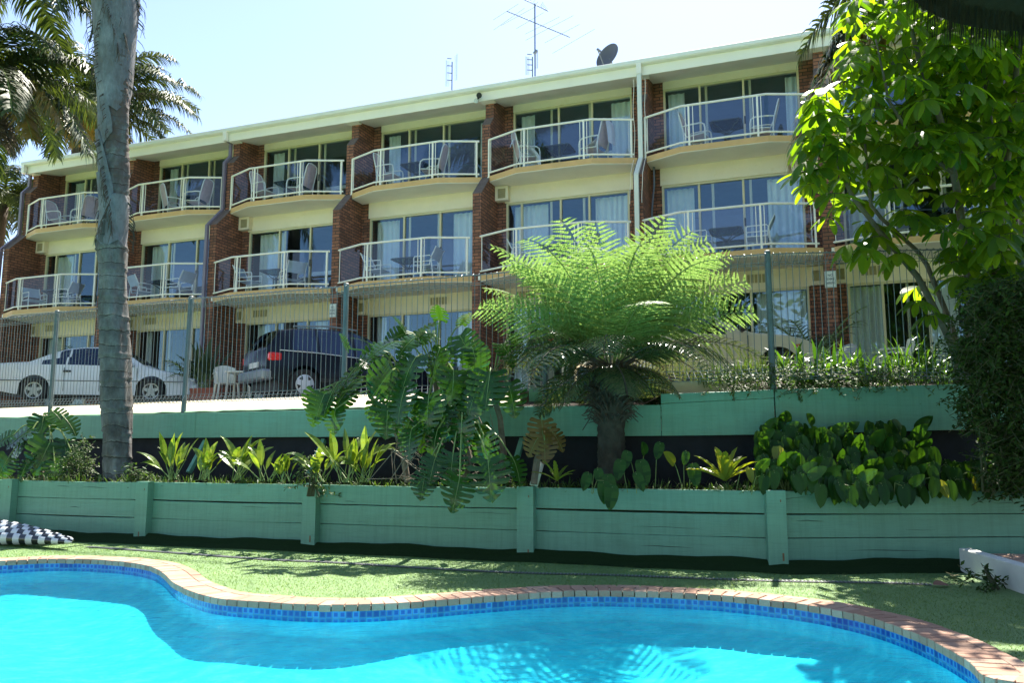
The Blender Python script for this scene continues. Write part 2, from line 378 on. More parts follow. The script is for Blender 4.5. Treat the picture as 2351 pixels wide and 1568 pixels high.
M['carnavy'] = carpaint('carnavy', (.006, .009, .018))
M['carbeige'] = carpaint('carbeige', (.56, .50, .34))

# ------------------------------------------------------------------ swimming pool
S_ = 3118 / 2350
def nz(zx, zy, x0): return ((x0 + zx * .344382) / S_, (1540 + zy * .344382) / S_)
edge_px = [nz(x, y, 0) for x, y in ((0,490),(240,476),(420,470),(650,470),(870,478),(1100,495),(1300,525),(1400,562),(1470,610),(1510,656),(1590,710),(1700,755),(1830,800),(1980,825),(2323,850))]
edge_px += [nz(x, y, 780) for x, y in ((320,868),(560,875),(800,878),(1070,870),(1340,853),(1580,835),(1800,817),(2020,800),(2323,778))]
edge_px += [nz(x, y, 1560) for x, y in ((350,758),(690,749),(1030,752),(1370,765),(1720,780),(1950,797))]
edge_px += [nz(x, y, 2318) for x, y in ((0,825),(420,875),(830,955),(1110,1030),(1380,1130),(1620,1240),(1800,1350),(1960,1440),(2120,1550))]
CT = 0.03                                         # coping top
E_ = [gz(px, py, CT)[:2] for px, py in edge_px]
l0, r0 = E_[0], E_[-1]
left = [(-9.0, 5.0), (-9.6, 7.2), (-9.2, 9.0), (-8.0, 10.05)]
right = [(4.35, 4.6), (4.3, 3.7), (3.7, 3.0), (2.4, 2.6), (0, 2.5), (-3, 2.6), (-6.5, 2.9), (-8.3, 3.6)]
ring = [np.array(p, float) for p in left] + E_ + [np.array(p, float) for p in right]
def resample(P, step, closed=True):
    P = [np.array(p, float) for p in P]
    if closed: P = P + [P[0]]
    # Catmull-Rom then uniform resample
    Q = []; n = len(P) - 1
    for i in range(n):
        p0 = P[(i-1) % n] if closed else P[max(i-1, 0)]; p1, p2 = P[i], P[i+1]
        p3 = P[(i+2) % n] if closed else P[min(i+2, n)]
        for t in np.linspace(0, 1, 12, endpoint=False):
            Q.append(.5 * ((2*p1) + (-p0+p2)*t + (2*p0-5*p1+4*p2-p3)*t*t + (-p0+3*p1-3*p2+p3)*t**3))
    Q.append(P[-1]); Q = np.array(Q)
    L = np.concatenate([[0], np.cumsum(np.linalg.norm(np.diff(Q, axis=0), axis=1))])
    k = max(4, int(round(L[-1] / step))); s = np.linspace(0, L[-1], k+1)
    O = np.stack([np.interp(s, L, Q[:, j]) for j in range(Q.shape[1])], 1)
    return (O[:-1] if closed else O), L[-1] / k
def smooth(P, it):
    for _ in range(it): P = .5*P + .25*(np.roll(P, 1, 0) + np.roll(P, -1, 0))
    return P
rim, ds = resample(ring, .118); rim = smooth(rim, 3); NR = len(rim)
def normals(P):                                   # outward (away from the water); ring runs clockwise seen from above
    t = np.roll(P, -1, 0) - np.roll(P, 1, 0); t /= np.linalg.norm(t, axis=1)[:, None]
    return np.stack([-t[:, 1], t[:, 0]], 1)
rn = normals(rim)
cen = rim.mean(0)
if np.mean(((rim - cen) * rn).sum(1)) < 0: rn = -rn
pool = empty('swimming_pool', (*cen, 0), 'curving swimming pool with a brick rim and a band of blue tiles', 'swimming pool')
PO = (*cen, 0)
mb = MB()
for i in range(NR):
    p, q = rim[i], rim[(i+1) % NR]; n_ = nrm(rn[i] + rn[(i+1) % NR]); t_ = nrm(q - p)
    w = np.linalg.norm(q - p) - .009; c = (p + q) / 2 + n_ * .105
    if c[1] < 3.4: continue
    j = rng.uniform(-.003, .003)
    n3 = V3(n_[0], n_[1], 0); t3 = V3(t_[0], t_[1], 0)
    mb.box((c[0], c[1], CT - .031 + j), (w, .235, .062), 0, ax=[t3, n3, V3(0, 0, 1)])
st, ds2 = resample([p + n * .285 for p, n in zip(rim, rn)], .232)
for i in range(len(st)):
    p, q = st[i], st[(i+1) % len(st)]; t_ = nrm(q - p); c = (p + q) / 2
    if c[1] < 3.4: continue
    mb.box((c[0], c[1], CT - .034 + rng.uniform(-.003, .003)), (np.linalg.norm(q-p) - .009, .108, .062), 0, ax=[V3(t_[0], t_[1], 0), V3(-t_[1], t_[0], 0), V3(0, 0, 1)])
mb.build('coping', M['coping'], pool, PO, bevel=.006)
def strip(offs, zs, mt, name, uvs=None, parent=pool, po=PO):
    mb = MB(); rows = []
    for o_, z in zip(offs, zs): rows.append([V3(rim[i % NR][0] + rn[i % NR][0]*o_, rim[i % NR][1] + rn[i % NR][1]*o_, z) for i in range(NR + 1)])
    mb.grid(rows, 0); uv = None
    if uvs: uv = [(i * ds / .060, u) for u in uvs for i in range(NR + 1)]
    return mb.build(name, mt, parent, po, smooth=True, uv=uv)
strip([.002, .34], [CT - .018, CT - .018], M['concrete'], 'mortar_bed')
strip([.006, .006], [CT - .06, CT - .158], M['tile'], 'tile_band', [1.0, -.63])
WZ = CT - .126
# basin below the tiles: short upright, rounded shelf, then the floor
offs = [.004, .004, -.02, -.10, -.25, -.45, -.70, -.95]; zs = [CT-.157, CT-.27, CT-.29, CT-.34, CT-.43, CT-.52, CT-.60, CT-.64]
mb = MB(); P0 = None; rows = []
Ps = rim.copy()
for k, (o_, z) in enumerate(zip(offs, zs)):
    Q = rim + rn * o_
    if o_ < -.2: Q = smooth(Q, int(-o_ * 60))
    rows.append([V3(*Q[i % NR], z) for i in range(NR + 1)]); last = Q
mb.grid(rows, 0)
i0 = len(mb.v); mb.v += [V3(*p, CT - .64) for p in last]; mb.f.append(tuple(range(i0, i0 + NR))); mb.m.append(0)
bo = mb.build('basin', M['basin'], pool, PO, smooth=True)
bm = bmesh.new(); bm.from_mesh(bo.data); bmesh.ops.remove_doubles(bm, verts=bm.verts, dist=1e-4)
bmesh.ops.triangulate(bm, faces=[f for f in bm.faces if len(f.verts) > 4]); bm.to_mesh(bo.data); bm.free()
mb = MB(); mb.v = [V3(*(p + n * .003), WZ) for p, n in zip(rim, rn)]; mb.f = [tuple(range(NR))]; mb.m = [0]
wo_ = mb.build('water', M['water']); tag(wo_, kind='structure')
bm = bmesh.new(); bm.from_mesh(wo_.data); bmesh.ops.triangulate(bm, faces=bm.faces[:])
for f in bm.faces:
    f.normal_update()
    if f.normal.z < 0: f.normal_flip()
bm.to_mesh(wo_.data); bm.free()

# ------------------------------------------------------------------ lines of the two retaining walls
LW = [V3(-22, 18.6, 0), V3(-12.2, 15.2, 0), V3(-5.8, 13.0, 0), V3(.18, 10.93, 0), V3(3.17, 9.92, 0), V3(6.6, 10.1, 0), V3(12, 10.5, 0)]
FL = [V3(-24, 23.6, 0), V3(-12.5, 17.75, 0), V3(-9.0, 16.0, 0), V3(-5.73, 14.3, 0), V3(-2.65, 12.85, 0), V3(.47, 11.8, 0), V3(3.57, 11.2, 0), V3(7.2, 11.15, 0), V3(14, 11.4, 0)]
def along(L, x):
    xs = [p[0] for p in L]; return float(np.interp(x, xs, [p[1] for p in L]))
# ------------------------------------------------------------------ lawn, terrace, far ground
outer = [V3(-60, -40, 0), V3(60, -40, 0), V3(60, 30, 0), V3(-60, 30, 0)]
bm = bmesh.new()
ov = [bm.verts.new(p) for p in outer]; iv = [bm.verts.new(V3(*(p + n*.30), 0)) for p, n in zip(rim, rn)]
es = [bm.edges.new((a, b)) for a, b in zip(ov, ov[1:] + ov[:1])] + [bm.edges.new((a, b)) for a, b in zip(iv, iv[1:] + iv[:1])]
bmesh.ops.triangle_fill(bm, use_beauty=True, use_dissolve=False, edges=es)
for f in bm.faces:
    f.normal_update()
    if f.normal.z < 0: f.normal_flip()
me = bpy.data.meshes.new('lawn'); bm.to_mesh(me); bm.free(); me.materials.append(M['turf'])
lawn = bpy.data.objects.new('lawn', me); COL.objects.link(lawn); tag(lawn, kind='structure')
# turf turned up at the foot of the wall; shade put into its colour
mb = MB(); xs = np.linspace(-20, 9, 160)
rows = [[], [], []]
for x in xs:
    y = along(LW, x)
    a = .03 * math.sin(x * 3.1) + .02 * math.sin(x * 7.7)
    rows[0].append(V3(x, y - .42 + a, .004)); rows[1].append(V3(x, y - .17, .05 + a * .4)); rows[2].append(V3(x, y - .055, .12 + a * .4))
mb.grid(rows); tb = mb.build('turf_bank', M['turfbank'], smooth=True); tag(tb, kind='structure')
# garden bed between the walls
mb = MB(); rows = [[], [], []]
for x in np.linspace(-21, 11, 120):
    y0, y1 = along(LW, x) + .03, along(FL, x) - .02
    for k, t in enumerate((0, .5, 1)): rows[k].append(V3(x, y0 + (y1-y0)*t, .80 + .05*math.sin(x*4+k) + .06*t + rng.uniform(-.02, .02)))
mb.grid(rows); tag(mb.build('garden_bed', M['soil'], smooth=True), kind='structure')
# car park (structure): rises gently from the batter to the building
def strip_top(x): return 2.44 if x < .2 else 2.46
mb = MB(); rows = [[], [], []]
for x in np.linspace(-60, 60, 61):
    y = along(FL, x); rows[0].append(V3(x, y + .82, 2.305)); rows[1].append(V3(x, y + 4.0, 2.475)); rows[2].append(V3(x, 120, 2.9))
mb.grid(rows); tag(mb.build('car_park', M['asphalt']), kind='structure')
mb = MB(); mb.quad(V3(-1500, 100, 2.2), V3(1500, 100, 2.2), V3(1500, 2500, 2.2), V3(-1500, 2500, 2.2)); mb.quad(V3(-1500, -1500, -4), V3(1500, -1500, -4), V3(1500, 100, -4), V3(-1500, 100, -4))
tag(mb.build('ground', M['turf']), kind='structure')
# pale concrete batter behind the upper wall (left half)
mb = MB(); rows = [[], [], [], []]
for x in np.linspace(-23, .12, 140):
    y = along(FL, x); j = .004 * math.sin(x * 9) + .003 * math.sin(x * 23) + rng.uniform(-.004, .004)
    rows[0].append(V3(x, y + .0, 2.055 + j)); rows[1].append(V3(x, y + .05, 2.075 + j)); rows[2].append(V3(x, y + .5, 2.22 + j*.5)); rows[3].append(V3(x, y + .84, 2.312))
mb.grid(rows, lambda i, j: 0 if i else 1)
tag(mb.build('concrete_batter', [M['concrete'], M['greenedge']]), 'pale rough concrete batter between the car park and the green upper wall', 'concrete kerb')

# ------------------------------------------------------------------ lower timber wall
lw = empty('retaining_wall', (0, 11, 0), 'low sea green timber wall of three sleepers between the lawn and the garden bed', 'retaining wall')
LO = (0, 11, 0)
def seg(L, i):
    a, b = L[i], L[i+1]; t = nrm(b - a); return a, b, t, V3(-t[1], t[0], 0)
def wall_x(px):                                   # where the wall line passes under a picture column
    x = 0.0
    for _ in range(30): x = at(px, 1180, along(LW, x))[0]
    return x
posts_x = [-14.9, -11.6] + [wall_x(p) for p in (24, 335, 718, 1211, 1778)] + [7.4]
SB = [(.085, .353), (.364, .630), (.642, .905)]
pp = [V3(x, along(LW, x), 0) for x in posts_x]; pp = [V3(-20, along(LW, -20), 0)] + pp + [V3(11.5, along(LW, 11.5), 0)]
for i in range(len(pp) - 1):
    a, b = pp[i], pp[i+1]; t = nrm(b - a); n_ = V3(-t[1], t[0], 0); Lh = np.linalg.norm(b - a)
    for k, (z0, z1) in enumerate(SB):
        mb = MB(); nsub = 14; dz = rng.uniform(-.004, .004); dy = rng.uniform(-.006, .006); sag = rng.uniform(-.012, .004)
        rows = []
        for s_ in np.linspace(0, 1, nsub):
            c = a + (b - a) * (.004 + .992 * s_) + n_ * (.055 + dy + .004 * math.sin(s_*9 + i)); z = sag * math.sin(math.pi * s_)
            h0, h1 = z0 + dz + z + rng.uniform(-.0012, .0012), z1 + dz + z + rng.uniform(-.0025, .001)
            rows.append([c - n_*.0375 + V3(0,0,h0), c - n_*.0375 + V3(0,0,h1-.006), c - n_*.032 + V3(0,0,h1), c + n_*.0375 + V3(0,0,h1), c + n_*.0375 + V3(0,0,h0)])
        mb.grid(rows, 0, closed=True)
        # weathered cracks along the grain, a few per sleeper
        for q in range(rng.choice((0, 1, 1, 2))):
            s0 = rng.uniform(.02, .75); ln = rng.uniform(.06, .34); zz = rng.uniform(z0 + .03, z1 - .02); P = []
            w_ = rng.uniform(.001, .0035)
            for s_ in np.linspace(0, 1, 8):
                c = a + (b - a) * (s0 + ln * s_ * .8) + n_ * (.055 + dy - .0385 - .004); w = w_ * math.sin(math.pi * s_) + .0006; zc = zz + .004 * math.sin(5 * s_ + q) + rng.uniform(-.002, .002)
                P.append([c + V3(0, 0, zc - w), c + V3(0, 0, zc + w)])
            mb.grid(P, 1)
        mb.build('sleeper', [M['green'], M['crack']], lw, LO)
for i, p in enumerate(pp[1:-1]):
    t = nrm(pp[i+2] - pp[i]); n_ = V3(-t[1], t[0], 0)
    mb = MB(); mb.box(p - n_ * .05 + V3(0, 0, .46), (.225, .13, .92 + rng.uniform(-.01, .012)), 0, ax=[t, n_, V3(0, 0, 1)])
    mb.box(p - n_ * .1165 + t * rng.uniform(-.05, .06) + V3(0, 0, rng.uniform(.08, .16)), (.022, .004, .09), 1, ax=[t, n_, V3(0, 0, 1)])
    mb.box(p - n_ * .1165 + t * .05 + V3(0, 0, .80), (.014, .004, .03), 1, ax=[t, n_, V3(0, 0, 1)])
    mb.build('post', [M['green'], M['rust']], lw, LO, bevel=.008)
# ------------------------------------------------------------------ upper timber wall
uw = empty('retaining_wall', (0, 12.5, 1.2), 'tall sea green board wall carrying the wire fence, black matting below it', 'retaining wall')
UO = (0, 12.5, 1.2)
def front(x, d): # point in front of the fence line
    e = .01; t = nrm(V3(2*e, along(FL, x+e) - along(FL, x-e), 0)); n_ = V3(-t[1], t[0], 0)
    return V3(x, along(FL, x), 0) - n_ * d, t, n_
def board(x0, x1, zb, zt, d, name='board', th=.05, step=.5):
    mb = MB(); n = max(2, int((x1-x0)/step)); rows = []
    for x in np.linspace(x0, x1, n + 1):
        c, t, n_ = front(x, d); b_ = zb(x) if callable(zb) else zb; t_ = (zt(x) if callable(zt) else zt) + rng.uniform(-.003, .003)
        rows.append([c + V3(0,0,b_), c + V3(0,0,t_-.006), c + n_*.006 + V3(0,0,t_), c + n_*th + V3(0,0,t_), c + n_*th + V3(0,0,b_)])
    mb.grid(rows, 0, closed=True); return mb.build(name, M['green'], uw, UO)
zbf = lambda x: float(np.interp(x, [-24, -6, 1.5, 3.3, 6.5, 12], [1.62, 1.615, 1.59, 1.60, 1.68, 1.72]))
ztL = lambda x: float(np.interp(x, [-24, -6, 0, 2.1], [2.055, 2.035, 2.02, 2.02]))
ztR = lambda x: float(np.interp(x, [2.0, 3.5, 6.3, 12], [2.17, 2.21, 2.29, 2.34]))
zm = lambda x: float(np.interp(x, [2.0, 3.6], [2.035, 2.10]))
xb = [-23, -16, -10.5, -5.35, -2.75, .25, 2.08]
for a, b in zip(xb, xb[1:]): board(a + .003, b - .003, zbf, ztL, .09)
board(2.085, 3.56, zbf, lambda x: zm(x) - .004, .09); board(2.085, 3.56, zm, ztR, .092); board(3.57, 12, zbf, ztR, .095)
mb = MB(); rows = [[], [], []]
for x in np.linspace(-23, 12, 120):
    c, t, n_ = front(x, -.01)
    rows[0].append(c + V3(0, 0, 1.66)); rows[1].append(c - n_*(.03 + .02*math.sin(x*3)) + V3(0, 0, 1.25)); rows[2].append(c - n_*.06 + V3(0, 0, .78))
mb.grid(rows); mb.build('matting', M['matting'], uw, UO, smooth=True)
# raking struts in front of the matting, and the low concrete upstand on the right half
for px, py0, py1 in ((715, 1005, 1075), (583, 1003, 1050)):
    pass
for x in (-5.2, -2.95, .15, 6.9):
    c, t, n_ = front(x, .0); mb = MB(); ax2 = nrm(V3(-.25, -.45, -.85) if x < 5 else V3(.85, -.3, -.45))
    L_ = .62 if x < 5 else .7
    mb.box(c + V3(0, 0, 1.56) + ax2*L_/2, (.07, .07, L_), 0, ax=[t, np.cross(ax2, t), ax2]); mb.build('strut', M['green'], uw, UO)
mb = MB(); rows = []
for x in np.linspace(.12, 3.0, 24):
    c, t, n_ = front(x, -.42); z = float(np.interp(x, [.12, 3.0], [2.32, 2.40])) + rng.uniform(-.006, .006)
    rows.append([c + V3(0,0,1.9), c + V3(0,0,z), c + n_*.16 + V3(0,0,z+.005), c + n_*.16 + V3(0,0,1.9)])
n_g = 15
mb.grid(rows, lambda i, j: 0 if (j == 0 and i < n_g) else 1)
mb.build('upstand', [M['greenedge'], M['concrete']], uw, UO)
mb = MB(); rows = [[], []]
for x in np.linspace(.12, 14, 50):
    c, t, n_ = front(x, -.02); rows[0].append(c + V3(0, 0, 2.02 if x < 2.1 else 2.16)); rows[1].append(c + n_*1.16 + V3(0, 0, 2.43 if x > 3 else 2.3))
mb.grid(rows); tag(mb.build('planting_bed', M['soil']), kind='structure')

# ------------------------------------------------------------------ wire fence
fence = empty('wire_fence', (0, 12.8, 2.0), 'grey welded wire fence with rolled top along the upper wall', 'fence')
FO = (0, 12.8, 2.0)
fx = [-24.0, -20.6, -16.2, -12.6, -9.02, -5.74, -2.66, .47, 3.58, 7.1, 10.6]
def zb_(x): return float(np.interp(x, [-13, -9, -5.7, -2.66, .47, 1.9, 3.6, 7, 11], [2.27, 2.25, 2.22, 2.22, 2.24, 2.34, 2.36, 2.36, 2.36]))
def zt_(x): return float(np.interp(x, [-13, -9, -5.7, -2.66, .47, 3.6, 7, 11], [4.12, 4.09, 4.05, 3.985, 4.03, 4.11, 4.19, 4.24]))
def ln(mb, pts, r): mb.tube(pts, r, 4, 0, cap=False)
for i in range(len(fx) - 1):
    x0, x1 = fx[i] + .05, fx[i+1] - .05; mb = MB()
    c0, t, n_ = front(x0, 0); c1, _, _ = front(x1, 0); t = nrm(c1 - c0); n_ = V3(-t[1], t[0], 0); Ln = np.linalg.norm(c1 - c0)
    def pt(s, z, d=0): return c0 + (c1-c0)*s + V3(0, 0, z) - n_*d
    nv = int(Ln / .092)
    for k in range(nv + 1):
        s = k / nv; x = x0 + (x1-x0)*s; b, tp = zb_(x), zt_(x); P = []
        jx = rng.uniform(-.0015, .0015)
        ln(mb, [pt(s+jx, b + .03, .09), pt(s, b + .005, .05), pt(s, b, 0), pt(s, b + .14, .0), pt(s + jx, (b+tp)/2), pt(s, tp - .15), pt(s, tp, .0), pt(s + .0, tp + .012, .045), pt(s, tp - .01, .085)], .0054)
        ln(mb, [pt(s, b + .14, 0), pt(s + .012, b + .03, .09)], .004); ln(mb, [pt(s, tp - .15, 0), pt(s + .012, tp - .01, .085)], .004)
    for dz, d, top in ((0, 0, 0), (.03, .09, 0), (.14, 0, 0), (.085, .045, 0), (-.15, 0, 1), (-.12, .02, 1), (-.01, .085, 1), (0, 0, 1)):
        f_ = zt_ if top else zb_
        ln(mb, [pt(s, f_(x0 + (x1-x0)*s) + dz, d - .004) for s in np.linspace(0, 1, 5)], .0054)
    mb.build('wire_panel', M['wire'], fence, FO)
for i, x in enumerate(fx):
    c, t, n_ = front(x, 0); zt = zt_(x) + .05; lean = V3(.03, 0, 0) if abs(x + 5.74) < .1 else V3(rng.uniform(-.01, .01), 0, 0)
    mb = MB(); z0 = 2.0
    mb.tube([c + V3(0, 0, z0) + n_*.035, c + lean + V3(0, 0, zt) + n_*.035], .043, 12)
    mb.tube([c + lean + V3(0, 0, zt) + n_*.035, c + lean + V3(0, 0, zt + .015) + n_*.035], [.046, .03], 12)
    mb.build('post', M['post'], fence, FO, smooth=False)

# ------------------------------------------------------------------ drain, planter kerb, leaves, float
dr = [(780,370,0),(1500,420,0),(2323,480,0),(700,510,780),(1500,560,780),(2323,600,780),(900,622,1560),(1700,652,1560),(2323,672,1560),(500,680,2318),(1150,692,2318),(1500,707,2318)]
D = [gz(*nz(x, y, x0), 0)[:2] for x, y, x0 in dr]; D, dd = resample(D, .04, closed=False)
drain = empty('drain_channel', (*D[0], 0), 'long narrow black slotted drain set in the turf in front of the wall', 'drain')
mb = MB(); mg = MB()
T_ = np.gradient(D, axis=0); T_ /= np.linalg.norm(T_, axis=1)[:, None]
P = [[V3(p[0]-t[1]*o_, p[1]+t[0]*o_, z) for o_, z in ((-.055, .006), (.055, .006))] for p, t in zip(D, T_)]
mb.grid(P); mb.build('channel', M['black'], drain, (*D[0], 0))
for i, (p, t) in enumerate(zip(D, T_)):
    a = V3(t[0], t[1], 0); b = V3(-t[1], t[0], 0)
    mg.box(V3(p[0], p[1], .009), (.013, .10, .006), 0, ax=[a, b, V3(0, 0, 1)])
for o_ in (-.05, .05): mg.grid([[V3(p[0]-t[1]*(o_+w), p[1]+t[0]*(o_+w), .0135) for w in (-.004, .004)] for p, t in zip(D, T_)])
mg.build('grate', paint('drainslat', (.20, .21, .22), .5, .1, 3, 0), drain, (*D[0], 0))
kb = empty('planter_kerb', (5.2, 9.3, 0), 'white rendered kerb around a dark brick paved corner at the right of the lawn', 'kerb')
mb = MB(); A, B_ = V3(5.16, 9.72, 0), V3(4.72, 6.6, 0); t = nrm(B_ - A); n_ = V3(-t[1], t[0], 0)
for s0, s1 in ((0, 1),):
    c = (A + B_)/2 + n_*.07; mb.box(c + V3(0, 0, .135), (np.linalg.norm(B_-A), .14, .27), 0, ax=[t, n_, V3(0,0,1)])
mb.build('kerb_wall', M['kerbwhite'], kb, (5.2, 9.3, 0), bevel=.012)
mb = MB(); g = V3(n_[0], n_[1], 0); g = -g if g[0] < 0 else g
for i in range(16):
    for j in range(30):
        c = A + t * (.06 + j*.118) + g * (.25 + i*.236 + (.118 if j % 2 else 0)); mb.box(c + V3(0, 0, .19 + rng.uniform(-.003, .003)), (.11, .228, .05), 0, ax=[t, n_, V3(0, 0, 1)])
mb.build('paving', M['coping'], kb, (5.2, 9.3, 0))
mb = MB()
# inflatable float: a bundle of chequered tubes tapering to one end
fl0 = gz(5, 1245, 0); flo = tag(None or empty('pool_float', fl0), 'black and white chequered inflatable lying on the grass by the wall', 'pool float')
uvs = []; tip = gz(168, 1243, .12) - V3(0, 0, .0); tip = V3(tip[0], tip[1], .10)
mb = MB()
for k, (oy, oz) in enumerate(((-.26, .07), (-.17, .17), (-.02, .25), (.15, .28), (.29, .19))):
    st_ = fl0 + V3(-1.0, .35 + oy, oz); en = tip + V3(0, oy*.12, oz*.15); rows = []
    for s in np.linspace(0, 1, 40):
        c = st_ + (en - st_) * s + V3(0, 0, .02*math.sin(s*math.pi)); r = .095 * (1 - .78 * max(0, (s-.45)/.55)**1.6) * (1 + .08*abs(math.sin(s*34)))
        if s > .985: r *= .3
        rows.append([c + V3(0, math.cos(q), math.sin(q))*r for q in np.linspace(0, 2*math.pi, 13)]); uvs += [(s*11 + k*.35, q/6.28) for q in np.linspace(0, 2*math.pi, 13)]
    mb.grid(rows)
mb.build('inflated_tube', M['checks'], flo, fl0, smooth=True, uv=uvs)
# ------------------------------------------------------------------ motel building; local x along the front, local y into it
BYAW = .357; BO = V3(-16.02, 26.391, 0); BZ = 2.72; BW = 4.114
bU = V3(math.cos(BYAW), -math.sin(BYAW), 0); bN = V3(math.sin(BYAW), math.cos(BYAW), 0)
def Bw(u, v, z): return BO + bU*u - bN*v + V3(0, 0, z)
motel = empty('motel_building', (BO[0], BO[1], BZ), 'three storey brick motel with a row of glass fronted balconies', 'building', rz=-BYAW)
BOFF = (0, 0, BZ)
def bb(mb, name, mt, parent=motel, **k): return mb.build(name, mt, parent, BOFF, **k)
NB = 8
RT, RM = 9.515, 6.765                              # rail tops of the two balcony floors
FT, FM, FG = RT - 1.03, RM - 1.03, 2.80            # floor levels
VT, VM = -1.10, -.555                              # window planes (out from the pier line is +)
SLAB = .15
# piers: stepped profile
prof = [(3.0, FG - .3), (-.60, FG - .3), (-.60, FT - .62), (0.0, FT - .02), (0.0, RT + .40), (.24, RT + .68), (.24, RT + 1.5), (3.0, RT + 1.9)]
for k in range(NB + 1):
    mb = MB(); u0, u1 = k*BW - .20, k*BW + .03; n = len(prof); i = len(mb.v)
    mb.v += [V3(u0, y, z) for y, z in prof] + [V3(u1, y, z) for y, z in prof]
    mb.f += [tuple(range(n))[::-1], tuple(range(n, 2*n))]; mb.m += [0, 0]
    for a in range(n):
        b = (a+1) % n; mb.f.append((a, b, n+b, n+a)); mb.m.append(0)
    bb(mb, 'brick_pier', M['brick'])
    # brick-on-edge capping on the two slopes
    for (y0, z0), (y1, z1) in ((prof[2], prof[3]), (prof[4], prof[5])):
        mb = MB()
        L_ = math.hypot(y1-y0, z1-z0); m_ = max(3, int(L_/.083)); d = V3(0, (y1-y0)/L_, (z1-z0)/L_); nn = V3(0, -d[2], d[1])
        for j in range(m_):
            c = V3((u0+u1)/2, y0, z0) + d*(L_*(j+.5)/m_) + nn*.004; mb.box(c, (u1-u0+.012, L_/m_-.009, .02), 0, ax=[V3(1,0,0), d, nn])
        bb(mb, 'sloping_cap', M['capbrick'])
def vwin(mb, glass, u0, u1, y, z0, z1, muls, fr=.05, mid=None):
    mb.bx(u0, u1, y-.03, y+.05, z1-fr, z1); mb.bx(u0, u1, y-.03, y+.05, z0, z0+.06)
    for a in [u0 + fr/2, *muls, u1 - fr/2]: mb.bx(a-fr/2, a+fr/2, y-.034, y+.046, z0+.061, z1-fr-.001)
    for a in mid or []: mb.bx(a-.03, a+.03, y+.052, y+.08, z0+.061, z1-fr-.001)
    xs = [u0 + fr/2, *muls, u1 - fr/2]
    for a, b in zip(xs, xs[1:]): glass.quad(V3(a+fr/2, y+.012, z0+.06), V3(b-fr/2, y+.012, z0+.06), V3(b-fr/2, y+.012, z1-fr), V3(a+fr/2, y+.012, z1-fr))
def curtain(mb, u0, u1, y, z0, z1, folds):
    n = max(8, int((u1-u0)/.018)); rows = [[], []]; ph = rng.uniform(0, 6)
    for i in range(n+1):
        u = u0 + (u1-u0)*i/n; w = .03*math.sin(ph + (u-u0)*folds + .8*math.sin((u-u0)*11)); rows[0].append(V3(u, y+w, z0)); rows[1].append(V3(u, y + w*.6, z1))
    mb.grid(rows)
MUL = {'T': [[1.18, 2.26], [1.2, 2.28], [1.18, 2.27], [1.19, 2.28], [1.58, 2.5], [1.2, 2.27], [1.2, 2.3], [1.2, 2.3]],
       'M': [[.75, 1.78, 2.5], [1.36, 2.45], [1.36, 2.43], [1.36, 2.47], [.71, 1.78, 2.54], [1.18, 2.22], [1.2, 2.3], [1.2, 2.3]],
       'G': [[1.3, 2.4], [1.36, 2.45], [1.36, 2.43], [1.36, 2.47], [.9, 1.8, 2.5], [1.2, 2.3], [1.0, 1.9, 2.7], [1.2, 2.3]]}
MID = {'T': [1.35, 2.42], 'M': [1.5, 2.38], 'G': [1.5]}
CUR = {'T': [(.40,.85,0,0), (.42,.78,0,0), (.42,.80,0,0), (.38,.74,3.30,3.52), (.40,.80,2.95,3.52), (.36,.78,3.25,3.52), (.4,.8,3.2,3.5), (.4,.8,0,0)],
       'M': [(.42,1.2,0,0), (.42,1.2,0,0), (.45,1.33,3.2,3.52), (.34,1.05,2.72,3.52), (.40,1.35,2.62,3.52), (.36,1.02,2.75,3.52), (.4,1.1,3.0,3.5), (.4,.8,0,0)],
       'G': [(.36,1.0,0,0), (.4,.6,0,0), (.5,.9,2.5,2.9), (.4,.7,2.9,3.3), (.4,.8,0,0), (.4,.9,2.4,3.5), (.34,1.0,1.95,2.5), (.4,.8,0,0)]}
M['room_dark'] = M['room']
